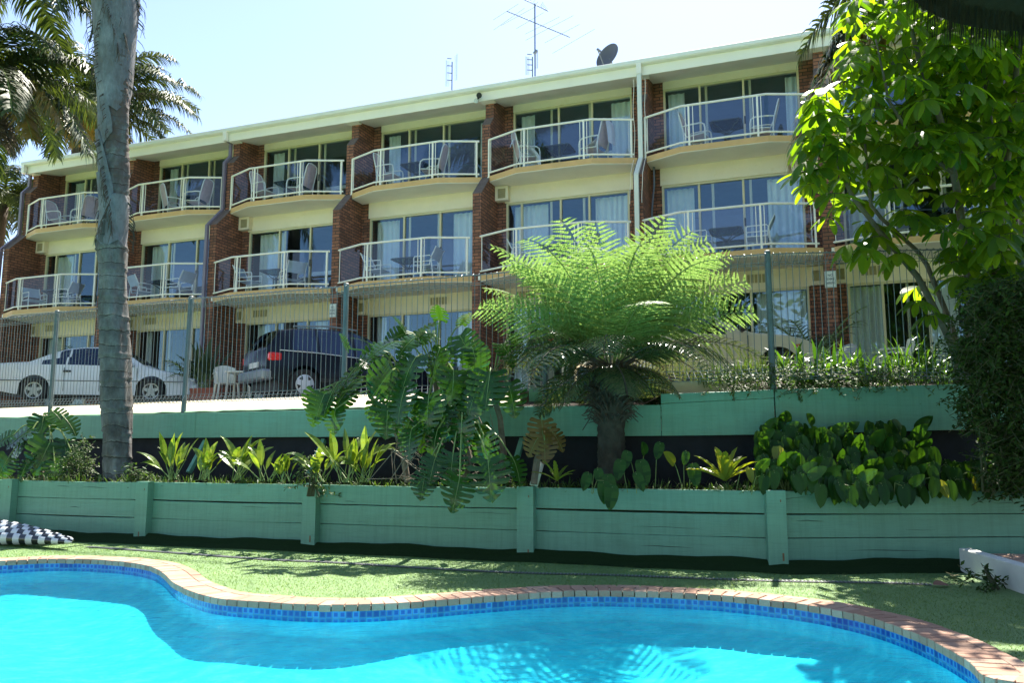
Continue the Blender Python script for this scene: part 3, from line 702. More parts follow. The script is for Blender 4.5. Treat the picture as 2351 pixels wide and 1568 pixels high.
for k in range(NB):
    x = k * BW
    for lv, y, z0, z1, top in (('T', -VT, FT, RT + 1.13, RT + 1.40), ('M', -VM, FM, RM + 1.13, FT - SLAB), ('G', -VM, FG, 5.13, FM - SLAB)):
        mb = MB(); ud0, ud1 = .03, BW - .20
        w0, w1 = .28, 3.58
        mb.bx(x+ud0, x+w0, y-.02, y+.22, z0, z1 if lv != 'T' else top); bb(mb, 'brick_return', M['brick'])
        mb = MB(); mb.bx(x+w1, x+ud1, y-.02, y+.22, z0, z1 if lv != 'T' else top); bb(mb, 'brick_return', M['brick'])
        mb = MB()
        if lv == 'T': mb.bx(x+w0, x+w1, y-.035, y+.2, z1, top)
        else: mb.bx(x+w0-.03, x+ud1-.002, y-.045, y+.2, z1, top); 
        if lv != 'T': mb.bx(x+ud0+.002, x+w0-.03, y-.022, y+.2, z1, top, 1)
        bb(mb, 'lintel_panel', [M['cream'], M['brick']])
        mf, mg = MB(), MB(); vwin(mf, mg, x+w0, x+w1, y+.02, z0, z1, [x+m for m in MUL[lv][k]], mid=[x+m for m in MID[lv]])
        mf.bx(x+MUL[lv][k][-1]-.005, x+MUL[lv][k][-1]+.03, y-.02, y+.0, z0+.95, z0+1.15, 1)
        fo = bb(mf, 'window', [M['frame'], M['black']]); bb(mg, 'pane', M['window'], fo)
        mc = MB(); a, b, c, d = CUR[lv][k]
        curtain(mc, x+a, x+b, y+.30, z0+.05, z1-.03, 42)
        if d: curtain(mc, x+c, x+d, y+.30, z0+.05, z1-.03, 42)
        bb(mc, 'curtain', M['curtain'], fo, smooth=True)
        # the room behind
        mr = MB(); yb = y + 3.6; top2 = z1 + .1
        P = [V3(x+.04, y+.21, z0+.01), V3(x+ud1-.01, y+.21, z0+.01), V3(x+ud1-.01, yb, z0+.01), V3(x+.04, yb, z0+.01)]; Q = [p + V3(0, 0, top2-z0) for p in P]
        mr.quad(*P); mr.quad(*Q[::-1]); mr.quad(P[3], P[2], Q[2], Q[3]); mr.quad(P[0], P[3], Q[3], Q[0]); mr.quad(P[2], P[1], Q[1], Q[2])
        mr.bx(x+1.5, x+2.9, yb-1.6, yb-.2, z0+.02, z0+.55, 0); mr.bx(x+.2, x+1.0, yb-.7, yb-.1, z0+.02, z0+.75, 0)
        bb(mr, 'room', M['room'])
        # bench or heater seen through the glass doors
        if lv != 'G' and k % 2 == 0:
            mr = MB(); mr.bx(x+2.2, x+3.3, y+.42, y+.52, z0+.78, z0+.88); bb(mr, 'shelf', M['rail'])
# balconies
AX, BX_, CX, EX = .915, .376, 2.86, 3.83
glass_rows = {}
for k in range(NB):
    for lv, dv, RZ, F in (('T', 0, RT, FT), ('M', .575, RM, FM)):
        x = k * BW; P = [V3(x + u, -(v + dv), 0) for u, v in ((0.0, 0), (AX, BX_), (CX, BX_), (EX, 0))]
        mb = MB(); yb = -VT if lv == 'T' else -VM
        o_ = .03
        poly = [V3(x - .0, yb + .02, 0), V3(x - .0, -dv - .03, 0), V3(x + AX - .01, -(BX_ + dv + o_), 0), V3(x + CX + .01, -(BX_ + dv + o_), 0), V3(x + BW - .201, -dv - .03, 0), V3(x + BW - .201, yb + .02, 0)]
        poly[0][0] = poly[1][0] = x + .031
        mb.prism(poly, F - SLAB, F, 0)
        slab = bb(mb, 'balcony', M['soffit'])
        # tan painted edge with a thin drip line below
        mb = MB(); Q = poly[1:5]
        for a, b in zip(Q, Q[1:]):
            t = nrm(b - a); n_ = V3(t[1], -t[0], 0)
            c = (a + b)/2 + n_*.004 + V3(0, 0, F - .065); mb.box(c, (np.linalg.norm(b-a) + .004, .018, .136), 0, ax=[t, n_, V3(0,0,1)])
        bb(mb, 'slab_edge', M['tan'], slab)
        mb = MB()
        for a, b in zip(P, P[1:]):
            t = nrm(b - a)
            mb.tube([a + V3(0,0,RZ-.022) - t*.01, b + V3(0,0,RZ-.022) + t*.01], .028, 8); mb.tube([a + V3(0,0,RZ-.92) - t*.01, b + V3(0,0,RZ-.92) + t*.01], .024, 8)
        mid = [P[0] + V3(.0, 0, 0), P[1] + (P[2]-P[1])*.10, P[2] - (P[2]-P[1])*.10, P[3] - nrm(P[3]-P[2])*.06]
        for p in mid:
            mb.bx(p[0]-.021, p[0]+.021, p[1]-.021, p[1]+.021, RZ-1.10, RZ-.03); mb.bx(p[0]-.035, p[0]+.035, p[1]-.03, p[1]+.05, RZ-1.14, RZ-1.04)
        for p in (P[0] + V3(.06,-.025,0), P[1] + V3(.115,0,0)*1.0, P[1] + V3(.29,0,0), P[2]-V3(.29,0,0), P[2]-V3(.115,0,0), P[3]-V3(.13,-.045,0)):
            mb.bx(p[0]-.008, p[0]+.008, p[1]-.008, p[1]+.008, RZ-.91, RZ-.03)
        bb(mb, 'railing', M['rail'], slab)
        for a, b in ((P[0], P[1]), (P[1], P[2]), (P[2], P[3])):
            t = nrm(b-a); a2, b2 = a + t*.05, b - t*.05; mg = MB()
            mg.quad(a2 + V3(0,0,RZ-.895), b2 + V3(0,0,RZ-.895), b2 + V3(0,0,RZ-.05), a2 + V3(0,0,RZ-.05)); bb(mg, 'glass_panel', M['railglass'], slab)
# roof: gutter, fascia, soffit, sheet
xa, xb_ = -.36, NB*BW + .3
mb = MB(); mb.quad(V3(xa, -.12, RT+1.455), V3(xb_, -.12, RT+1.455), V3(xb_, 9.5, RT+2.3), V3(xa, 9.5, RT+2.3)); roof = bb(mb, 'roof', M['roofmetal'])
mb = MB(); prof2 = [(-.005, RT+1.33), (-.11, RT+1.34), (-.135, RT+1.37), (-.135, RT+1.45), (-.12, RT+1.47), (-.10, RT+1.465), (-.005, RT+1.465)]
mb.grid([[V3(xx, y, z) for y, z in prof2] for xx in (xa, xb_)], 0, closed=True); 
mb.f.append(tuple(range(7))); mb.m.append(0); bb(mb, 'gutter', M['gutter'], roof)
mb = MB(); mb.bx(xa, xb_, -.004, .03, RT+1.085, RT+1.33); bb(mb, 'fascia', M['fascia'], roof)
mb = MB(); mb.quad(V3(xa, .03, RT+1.10), V3(xb_, .03, RT+1.10), V3(xb_, 1.25, RT+1.36), V3(xa, 1.25, RT+1.36))
mb.quad(V3(xa, .03, RT+1.10), V3(xa, 9, RT+1.10), V3(xa, 9, RT+2.2), V3(xa, .03, RT+1.46)); bb(mb, 'soffit', M['soffit'], roof)
for k in range(NB+1):
    mb = MB(); mb.bx(k*BW-.27, k*BW+.10, .033, .26, RT+1.085, RT+1.125); bb(mb, 'pier_trim', M['rail'], roof)
mb = MB(); mb.bx(-.2, NB*BW, 4.9, 9.3, FG-.3, RT+1.6); bb(mb, 'rear_wall', M['brick'])
# air conditioning boxes in the corners under slabs, ground floor grilles
mb = None
for k in (0, 2, 4):
    mb = MB(); x = k*BW; mb.bx(x+.035, x+.40, .34, .56, FT-SLAB-.40, FT-SLAB-.015, 0); mb.bx(x+.12, x+.33, .325, .342, FT-SLAB-.34, FT-SLAB-.09, 1); bb(mb, 'vent', [M['cream'], M['vent']])
for k in range(NB):
    x = k*BW
    for u, w, h in ((2.2 if k in (3, 5) else .55, .55, .26),):
        mb = MB(); mb.bx(x+u, x+u+w, .495, .512, 5.26, 5.26+h, 0)
        for j in range(6): mb.bx(x+u+.03+j*.085, x+u+.09+j*.085, .487, .496, 5.29, 5.23+h, 1)
        bb(mb, 'vent', [M['cream'], M['vent']])
    mb = MB(); mb.bx(x+.035, x+.27, .40, .54, 5.13, 5.56, 0); mb.bx(x+.08, x+.23, .385, .402, 5.22, 5.46, 1); bb(mb, 'vent', [M['cream'], M['vent']])
    if k: mb = MB(); mb.bx(x-.505, x-.21, .40, .54, 5.13, 5.56, 0); mb.bx(x-.45, x-.28, .385, .402, 5.22, 5.46, 1); bb(mb, 'vent', [M['cream'], M['vent']])
# downpipes follow the piers
def downpipe(u, mt, w=.05):
    path = [(-.09, RT+1.34), (-.09, RT+1.02), (.17, RT+.70)][:0] + [(-.06, RT+1.10), (.16, RT+.98)][:0]
    path = [(-.06, RT+1.36), (-.06, RT+1.05), (.18, RT+.98), (.18, RT+.70), (-.06, RT+.42), (-.06, FT-.04), (-.66, FT-.64), (-.66, FG-.1)]
    path = [(-.08, RT+1.40), (-.08, RT+.72), (-.08, RT+.42), (-.08, FT-.04), (-.68, FT-.64), (-.68, FG-.1)] if mt is M['whitepipe'] else [(-.08, RT+1.36), (-.08, RT+1.12), (.16, RT+1.10), (.16, RT+.68), (-.07, RT+.40), (-.07, FT-.02), (-.67, FT-.64), (-.67, FG-.1)]
    mb = MB(); mb.tube([V3(u, y, z) for y, z in path], w, 4); bb(mb, 'downpipe', mt)
    mb = MB(); mb.bx(u-.06, u+.06, -.145, -.035, RT+1.08, RT+1.36); bb(mb, 'rain_head', M['rail'])
downpipe(-.26, M['purple'], .065); downpipe(2*BW - .24, M['purple'], .06); downpipe(5*BW - .10, M['whitepipe'], .072)
# cables and conduit on the white pipe's pier
for du in (-.16, .10):
    mb = MB(); mb.tube([V3(5*BW - .09 + du*1.1 + .015*math.sin(z*5), -.02 if z > FT else -.02 - .6*min(1, (FT-z)/.6), z) for z in np.linspace(RT+1.0, RM+.4, 24)], .008, 5); bb(mb, 'cable', M['rail'])
mb = MB(); mb.tube([V3(5*BW+.14, .30, FT-.16), V3(5*BW+.14, .30, FT-.6), V3(5*BW+.10, .12, RM+.4), V3(5*BW+.12, .1, FM)], .022, 6); bb(mb, 'conduit', M['antenna'])
# security lamp on the fascia
sl = empty('security_lamp', Bw(3.86*1 + 3*BW - .06, .05, RT+1.12), 'small black and white floodlight under the gutter at mid facade', 'lamp')
SO = sl.location
mb = MB(); mb.tube([Bw(4*BW-.30, .03, RT+1.16), Bw(4*BW-.26, .14, RT+1.20)], .03, 8); mb.tube([Bw(4*BW-.26, .10, RT+1.19), Bw(4*BW-.18, .26, RT+1.13)], [.05, .075], 10); mb.build('lamp_head', M['black'], sl, SO)
mb = MB(); mb.tube([Bw(4*BW-.34, .03, RT+1.10), Bw(4*BW-.33, .12, RT+1.06)], [.05, .06], 10); mb.build('sensor', M['lamp'], sl, SO)

# ------------------------------------------------------------------ roof things: aerials and dish
def roofpt(px, py, v): # point over the roof at depth v behind the gutter, found along the ray
    d = ray(px, py); o = np.array([0, 0, CAMZ]); t = (-(v) - 0) 
    # plane: dot(p - BO, bN) = v
    k = (np.dot(BO, bN) + v - np.dot(o, bN)) / np.dot(d, bN); return o + d*k
def aerial_panel(px0, py0, py1, v, label, group=None):
    b, t = roofpt(px0, py1, v), roofpt(px0, py0, v); e = empty('panel_aerial', b, label, 'aerial', group); mb = MB()
    h = t[2] - b[2]; top = b + V3(0, 0, h*.8); mb.tube([b - V3(0,0,.4), top], .018, 5)
    mb.build('mast', M['antenna'], e, b); mb = MB(); a = bU
    for k in range(4):
        z = h*(.28 + .2*k); mb.tube([b + a*-.02 + V3(0,-.02,z), b - a*.16 + V3(0,-.05,z+.02)], .014, 4)
    mb.build('dipole', M['antenna'], e, b); mb = MB()
    for s, zz in ((-.20, 0), (.16, .14)):
        mb.tube([b + a*s + V3(0, 0, h*(.15)+zz), b + a*s + V3(0, 0, h*.88+zz)], .006, 3)
        for k in range(22): mb.tube([b + a*s + V3(0,0,h*.16+zz+k*h*.032), b + a*(s*.45) + V3(0,.05,h*.17+zz+k*h*.032)], .004, 3)
    mb.build('reflector_grid', M['antenna'], e, b)
aerial_panel(1037, 125, 208, 2.2, 'short panel aerial alone on the roof left of the tall mast')
aerial_panel(1222, 118, 178, 2.0, 'small panel aerial at the foot of the tall mast')
b = roofpt(1228, 190, 2.6); tpt = roofpt(1226, 8, 2.6); dsh = empty('television_aerial', b, 'tall mast aerial with two crossed booms of thin rods on the roof', 'aerial')
mb = MB(); mb.tube([b - V3(0,0,.5), V3(b[0], b[1], tpt[2])], .022, 6); mb.tube([V3(b[0]-.03, b[1]-.03, b[2]+.9), V3(b[0]+.05, b[1]-.03, b[2]+1.0)], .05, 6); mb.build('mast', M['antenna'], dsh, b)
def boom(p0, p1, els, nm):
    mb = MB(); A, B2 = roofpt(*p0, 2.6), roofpt(*p1, 2.6); mb.tube([A, B2], .014, 5)
    for s, (q0, q1) in els:
        mb.tube([roofpt(*q0, 2.6) + bN*0, roofpt(*q1, 2.6)], .0045, 4)
    mb.build(nm, M['antenna'], dsh, b)
boom((1163, 25), (1308, 85), [(0, ((1132,45),(1190,8))), (0, ((1133,68),(1204,18))), (0, ((1150,58),(1230,14))), (0, ((1185,65),(1248,28))), (0, ((1205,78),(1284,38))), (0, ((1206,92),(1316,35))), (0, ((1250,98),(1330,55))), (0, ((1268,122),(1365,66)))], 'rod_boom')
boom((1190, -8), (1258, 25), [(0, ((1240+i*2, 14+i*2),(1240+i*2+6, 4+i*3))) for i in range(6)] + [(0, ((1195+i*7, -8+i*3.4), (1200+i*7, -14+i*3.4))) for i in range(6)], 'yagi_boom')
c = roofpt(1394, 128, 1.6); dish = empty('satellite_dish', roofpt(1396, 160, 1.6), 'dark grey oval satellite dish tilted on the roof edge', 'satellite dish')
DO = np.array(dish.location)
ax_n = nrm(V3(-.62, -.62, .30)); ax_s = nrm(np.cross(V3(0,0,1), ax_n)); ax_u = np.cross(ax_n, ax_s)
mb = MB(); rows = []
for r in np.linspace(0.02, 1, 8):
    rows.append([c + (ax_s*math.cos(q)*.36 + ax_u*math.sin(q)*.40)*r + ax_n*(.12*r*r - .1) for q in np.linspace(0, 2*math.pi, 33)])
rows2 = [[p - ax_n*.015 for p in row] for row in rows]
mb.grid(rows); mb.grid(rows2); mb.grid([rows[-1], rows2[-1]]); mb.build('reflector', M['dish'], dish, DO, smooth=True)
mb = MB(); f0 = c + ax_n*.42 - ax_u*.1; mb.tube([c - ax_u*.38 + ax_n*.02, f0], .014, 5); mb.tube([f0, f0 + ax_u*.02 - ax_n*.12], .035, 8); mb.build('feed_arm', M['antenna'], dish, DO)
mb = MB(); mb.tube([c - ax_n*.1, c - ax_n*.2 - V3(0,0,.1), DO - ax_n*.1 - V3(0,0,.6)], .03, 6); mb.build('mount', M['antenna'], dish, DO)

# ------------------------------------------------------------------ parking signs
def sign(center, w, h, label):
    e = empty('parking_sign', center, label, 'sign', rz=-BYAW); mb = MB(); mb.bx(-w/2, w/2, -.012, 0, -h/2, h/2); mb.build('plate', M['signwhite'], e, bevel=.004)
    mb = MB()
    for a in (-1, 1): mb.bx(-w/2+.012, w/2-.012, -.0135, -.0125, a*(h/2-.016)-.003, a*(h/2-.016)+.003); mb.bx(a*(w/2-.014)-.003, a*(w/2-.014)+.003, -.0135, -.0125, -h/2+.012, h/2-.012)
    mb.build('border', M['green'], e)
    for j, tx in enumerate(('NO', 'REVERSE', 'PARKING')):
        cu = bpy.data.curves.new('lettering', 'FONT'); cu.body = tx; cu.size = .115 if tx != 'NO' else .12; cu.align_x = 'CENTER'; cu.align_y = 'CENTER'; cu.extrude = .0008
        t0 = bpy.data.objects.new('lettering_curve', cu); COL.objects.link(t0); bpy.context.view_layer.update()
        me = bpy.data.meshes.new_from_object(t0.evaluated_get(bpy.context.evaluated_depsgraph_get())); bpy.data.objects.remove(t0); me.materials.clear(); me.materials.append(M['darkmetal'])
        t = bpy.data.objects.new('lettering', me); COL.objects.link(t); t.parent = e; t.location = (0, -.0145, h*.24 - j*h*.235); t.rotation_euler = (R(90), 0, 0)
        t.scale = (w/.37*(.62 if len(tx) > 3 else .9), h/.52, 1)
sign(Bw(6*BW - .09, .635, 5.03), .23, .36, 'white no reverse parking sign on the right hand brick pier')
sign(Bw(3*BW - .09, .635, 5.10), .21, .36, 'white no reverse parking sign above the dark four wheel drive')
# ------------------------------------------------------------------ balcony furniture
def chair_high(label, group):
    e = empty('balcony_chair', (0,0,0), label, 'chair', group); o = MB()          # faces +x; origin on the floor under the seat
    for y, nm in ((-.28, 'armrest'), (.28, 'armrest')):
        m = MB(); m.tube([V3(.27,y,0), V3(.27,y,.50), V3(.25,y,.60), V3(.18,y,.645), V3(-.10,y,.65), V3(-.27,y,.63)], .020, 7); m.build(nm, M['tube'], e, smooth=True)
        m = MB(); m.tube([V3(-.25,y,0), V3(-.24,y,.35), V3(-.27,y,.63)], .018, 6); m.build('leg', M['tube'], e, smooth=True)
    m = MB(); m.tube([V3(.25,-.26,.40), V3(-.18,-.26,.36), V3(-.25,-.27,.50), V3(-.36,-.27,.95), V3(-.39,-.22,1.05), V3(-.40,-.10,1.085), V3(-.40,.10,1.085), V3(-.39,.22,1.05), V3(-.36,.27,.95), V3(-.25,.27,.50), V3(-.18,.26,.36), V3(.25,.26,.40), V3(.25,-.26,.40)], .018, 7); m.build('frame', M['tube'], e, smooth=True)
    m = MB(); P = [(.24,.405),(.0,.375),(-.18,.375)]; m.grid([[V3(x,y,z - .02*(1-(y/.25)**2)) for y in np.linspace(-.25,.25,7)] for x, z in P]); m.build('seat', M['sling'], e, smooth=True)
    m = MB(); P = [(-.22,.42,.25),(-.28,.62,.25),(-.33,.85,.25),(-.37,1.0,.22),(-.39,1.06,.14)]; m.grid([[V3(x - .015*(1-(y/w)**2),y,z) for y in np.linspace(-w,w,7)] for x, z, w in P]); m.build('backrest', M['sling'], e, smooth=True)
    return e
def chair_low(label, group):
    e = empty('balcony_chair', (0,0,0), label, 'chair', group)
    for y in (-.27, .27):
        m = MB(); m.tube([V3(.24,y,0), V3(.24,y,.60), V3(.22,y,.635), V3(-.20,y,.65), V3(-.24,y,.60), V3(-.30,y,0)], .016, 4); m.build('armrest', M['tube'], e)
        m = MB(); m.tube([V3(.24,y,.50), V3(-.24,y,.50)], .012, 4); m.tube([V3(.24,y,.40), V3(-.22,y,.40)], .014, 4); m.build('side_rail', M['tube'], e)
        m = MB(); m.tube([V3(-.20,y,.40), V3(-.24,y,.60), V3(-.38,y,.88)], .016, 4); m.build('back_post', M['tube'], e)
    m = MB(); m.grid([[V3(x,y,z) for y in (-.26,0,.26)] for x, z in ((.24,.42),(0,.40),(-.22,.40))]); m.build('seat', M['slingblue'], e)
    m = MB(); m.grid([[V3(x - .02*(1-(y/.26)**2),y,z) for y in np.linspace(-.26,.26,5)] for x, z in ((-.24,.56),(-.31,.72),(-.38,.87))]); m.build('backrest', M['slingblue'], e)
    return e
def table(label, group):
    e = empty('balcony_table', (0,0,0), label, 'table', group); h = .36
    m = MB(); m.bx(-h+.02, h-.02, -h+.02, h-.02, .695, .703); m.build('table_top', M['tableglass'], e)
    m = MB(); c = [V3(-h,-h+.06,.70), V3(-h+.06,-h,.70), V3(h-.06,-h,.70), V3(h,-h+.06,.70), V3(h,h-.06,.70), V3(h-.06,h,.70), V3(-h+.06,h,.70), V3(-h,h-.06,.70), V3(-h,-h+.06,.70)]
    m.tube(c, .016, 6); 
    for a, b in ((1,1),(1,-1),(-1,1),(-1,-1)): m.tube([V3(a*(h-.04),b*(h-.04),.69), V3(a*.16,b*.16,.60), V3(a*.06,b*.06,.50)], .013, 5)
    m.build('rim', M['darkmetal'], e)
    for a, b in ((1,1),(1,-1),(-1,1),(-1,-1)):
        m = MB(); m.tube([V3(a*.06,b*.06,.55), V3(a*.055,b*.055,.25), V3(a*.10,b*.10,.12), V3(a*.22,b*.22,.06), V3(a*.29,b*.29,.0)], .014, 5); m.build('leg', M['darkmetal'], e)
    m = MB(); m.tube([V3(0,0,.30), V3(0,0,.33)], .07, 8); m.build('hub', M['darkmetal'], e); m = MB(); m.tube([V3(0,0,.48), V3(0,0,.51)], .07, 8); m.build('hub', M['darkmetal'], e)
    return e
ORD = ['leftmost', 'second from left', 'third from left', 'fourth from left', 'fifth from left', 'sixth from left', 'rightmost']
proto = {}
def place(kind, make, k, lv, u, v, rot, desc, what, group):
    label = '%s on the %s %s floor balcony, %s' % (what, ORD[k], 'top' if lv == 'T' else 'middle', desc)
    if kind not in proto: o = make(label, group); proto[kind] = o
    else: o = copy_tree(proto[kind])
    o['label'] = label; o['group'] = group
    o.location = tuple(Bw(k*BW + u, v, (FT if lv == 'T' else FM) + .003)); o.rotation_euler = (0, 0, -BYAW + rot)
    return o
TOPC = [(1.20,-.18,.15,2.18,-.25,3.0), (1.65,-.35,1.0,2.75,-.12,3.3), (1.10,-.12,-.1,2.30,-.15,3.2), (1.12,-.10,0,2.42,-.12,3.3), (1.02,-.15,.5,2.80,-.1,2.9), (1.22,-.20,-.15,2.72,-.30,3.2), (1.2,-.2,0,2.6,-.2,3.1)]
TABT = [(1.85,-.62), (2.15,-.62), (1.72,-.48), (1.80,-.42), (1.75,-.55), (1.90,-.40), (1.9,-.5)]
MIDC = [(.95,.30,-.3,2.35,.30,3.3), (1.15,.20,1.2,2.65,.30,3.1), (1.02,.30,.1,2.35,.15,2.6), (1.05,.30,0,2.50,.32,3.2), (1.1,.3,0,2.6,.3,3.1), (1.25,.30,-.1,2.55,.28,3.2), (1.35,.3,.2,2.6,.3,3.1)]
TABM = [(1.65,.05), (1.75,.0), (1.75,.05), (1.80,.0), (1.8,.0), (1.85,.05), (2.0,.0)]
for k in range(7):
    if k < 6:
        a = TOPC[k]
        place('ch', chair_high, k, 'T', a[0], a[1], a[2], 'left of the table', 'rounded white tube chair', 'high backed chairs on the top balconies')
        place('ch', chair_high, k, 'T', a[3], a[4], a[5], 'right of the table', 'rounded white tube chair', 'high backed chairs on the top balconies')
        place('tb', table, k, 'T', TABT[k][0], TABT[k][1], 0, 'between two chairs', 'square glass table', 'glass tables on the balconies')
    a = MIDC[k]
    place('cl', chair_low, k, 'M', a[0], a[1], a[2], 'left of the table', 'square armed white chair', 'low backed chairs on the middle balconies')
    place('cl', chair_low, k, 'M', a[3], a[4], a[5], 'right of the table', 'square armed white chair', 'low backed chairs on the middle balconies')
    place('tb', table, k, 'M', TABM[k][0], TABM[k][1], 0, 'between two chairs', 'square glass table', 'glass tables on the balconies')
def towel(pts, w, wdir, label):
    pts = [np.asarray(p) for p in pts]; e0 = pts[0]; m = MB()
    # smooth the line, add folds
    t = np.linspace(0, len(pts)-1, 22); L = np.array([[np.interp(q, range(len(pts)), [p[j] for p in pts]) for j in range(3)] for q in t])
    for _ in range(2): L[1:-1] = .5*L[1:-1] + .25*(L[:-2] + L[2:])
    m.grid([[p + wdir*w*s*(1 + .12*math.sin(i*.5)) + V3(0, 0, -.05*abs(s)**2) + bN*.02*math.sin(s*9 + i*.3) for s in np.linspace(-.5, .5, 11)] for i, p in enumerate(L)])
    o = m.build('towel', M['towel'], smooth=True); return tag(o, label, 'towel', 'towels on the fifth top balcony')
k = 4; a = TOPC[k]
c = Bw(k*BW + a[3], a[4], FT); r = -BYAW + a[5]; dx = V3(math.cos(r), math.sin(r), 0); dy = V3(-math.sin(r), math.cos(r), 0)
towel([c + dx*.28 + V3(0,0,.44), c + dx*.05 + V3(0,0,.47), c - dx*.20 + V3(0,0,.62), c - dx*.34 + V3(0,0,1.0), c - dx*.40 + V3(0,0,1.115), c - dx*.46 + V3(0,0,1.0), c - dx*.50 + V3(0,0,.45)], .40, dy, 'white towel draped over the right hand chair of the fifth top balcony')
c = Bw(k*BW + a[0], a[1], FT); r = -BYAW + a[2]; dx = V3(math.cos(r), math.sin(r), 0); dy = V3(-math.sin(r), math.cos(r), 0)
towel([c - dx*.44 + V3(0,0,.75), c - dx*.40 + V3(0,0,.90), c - dx*.2 + V3(0,0,.80), c + dx*.05 - dy*.2 + V3(0,0,.62), c + dx*.22 - dy*.33 + V3(0,0,.35), c + dx*.26 - dy*.36 + V3(0,0,.02)], .34, dy, 'white towel hanging off the left hand chair of the fifth top balcony')

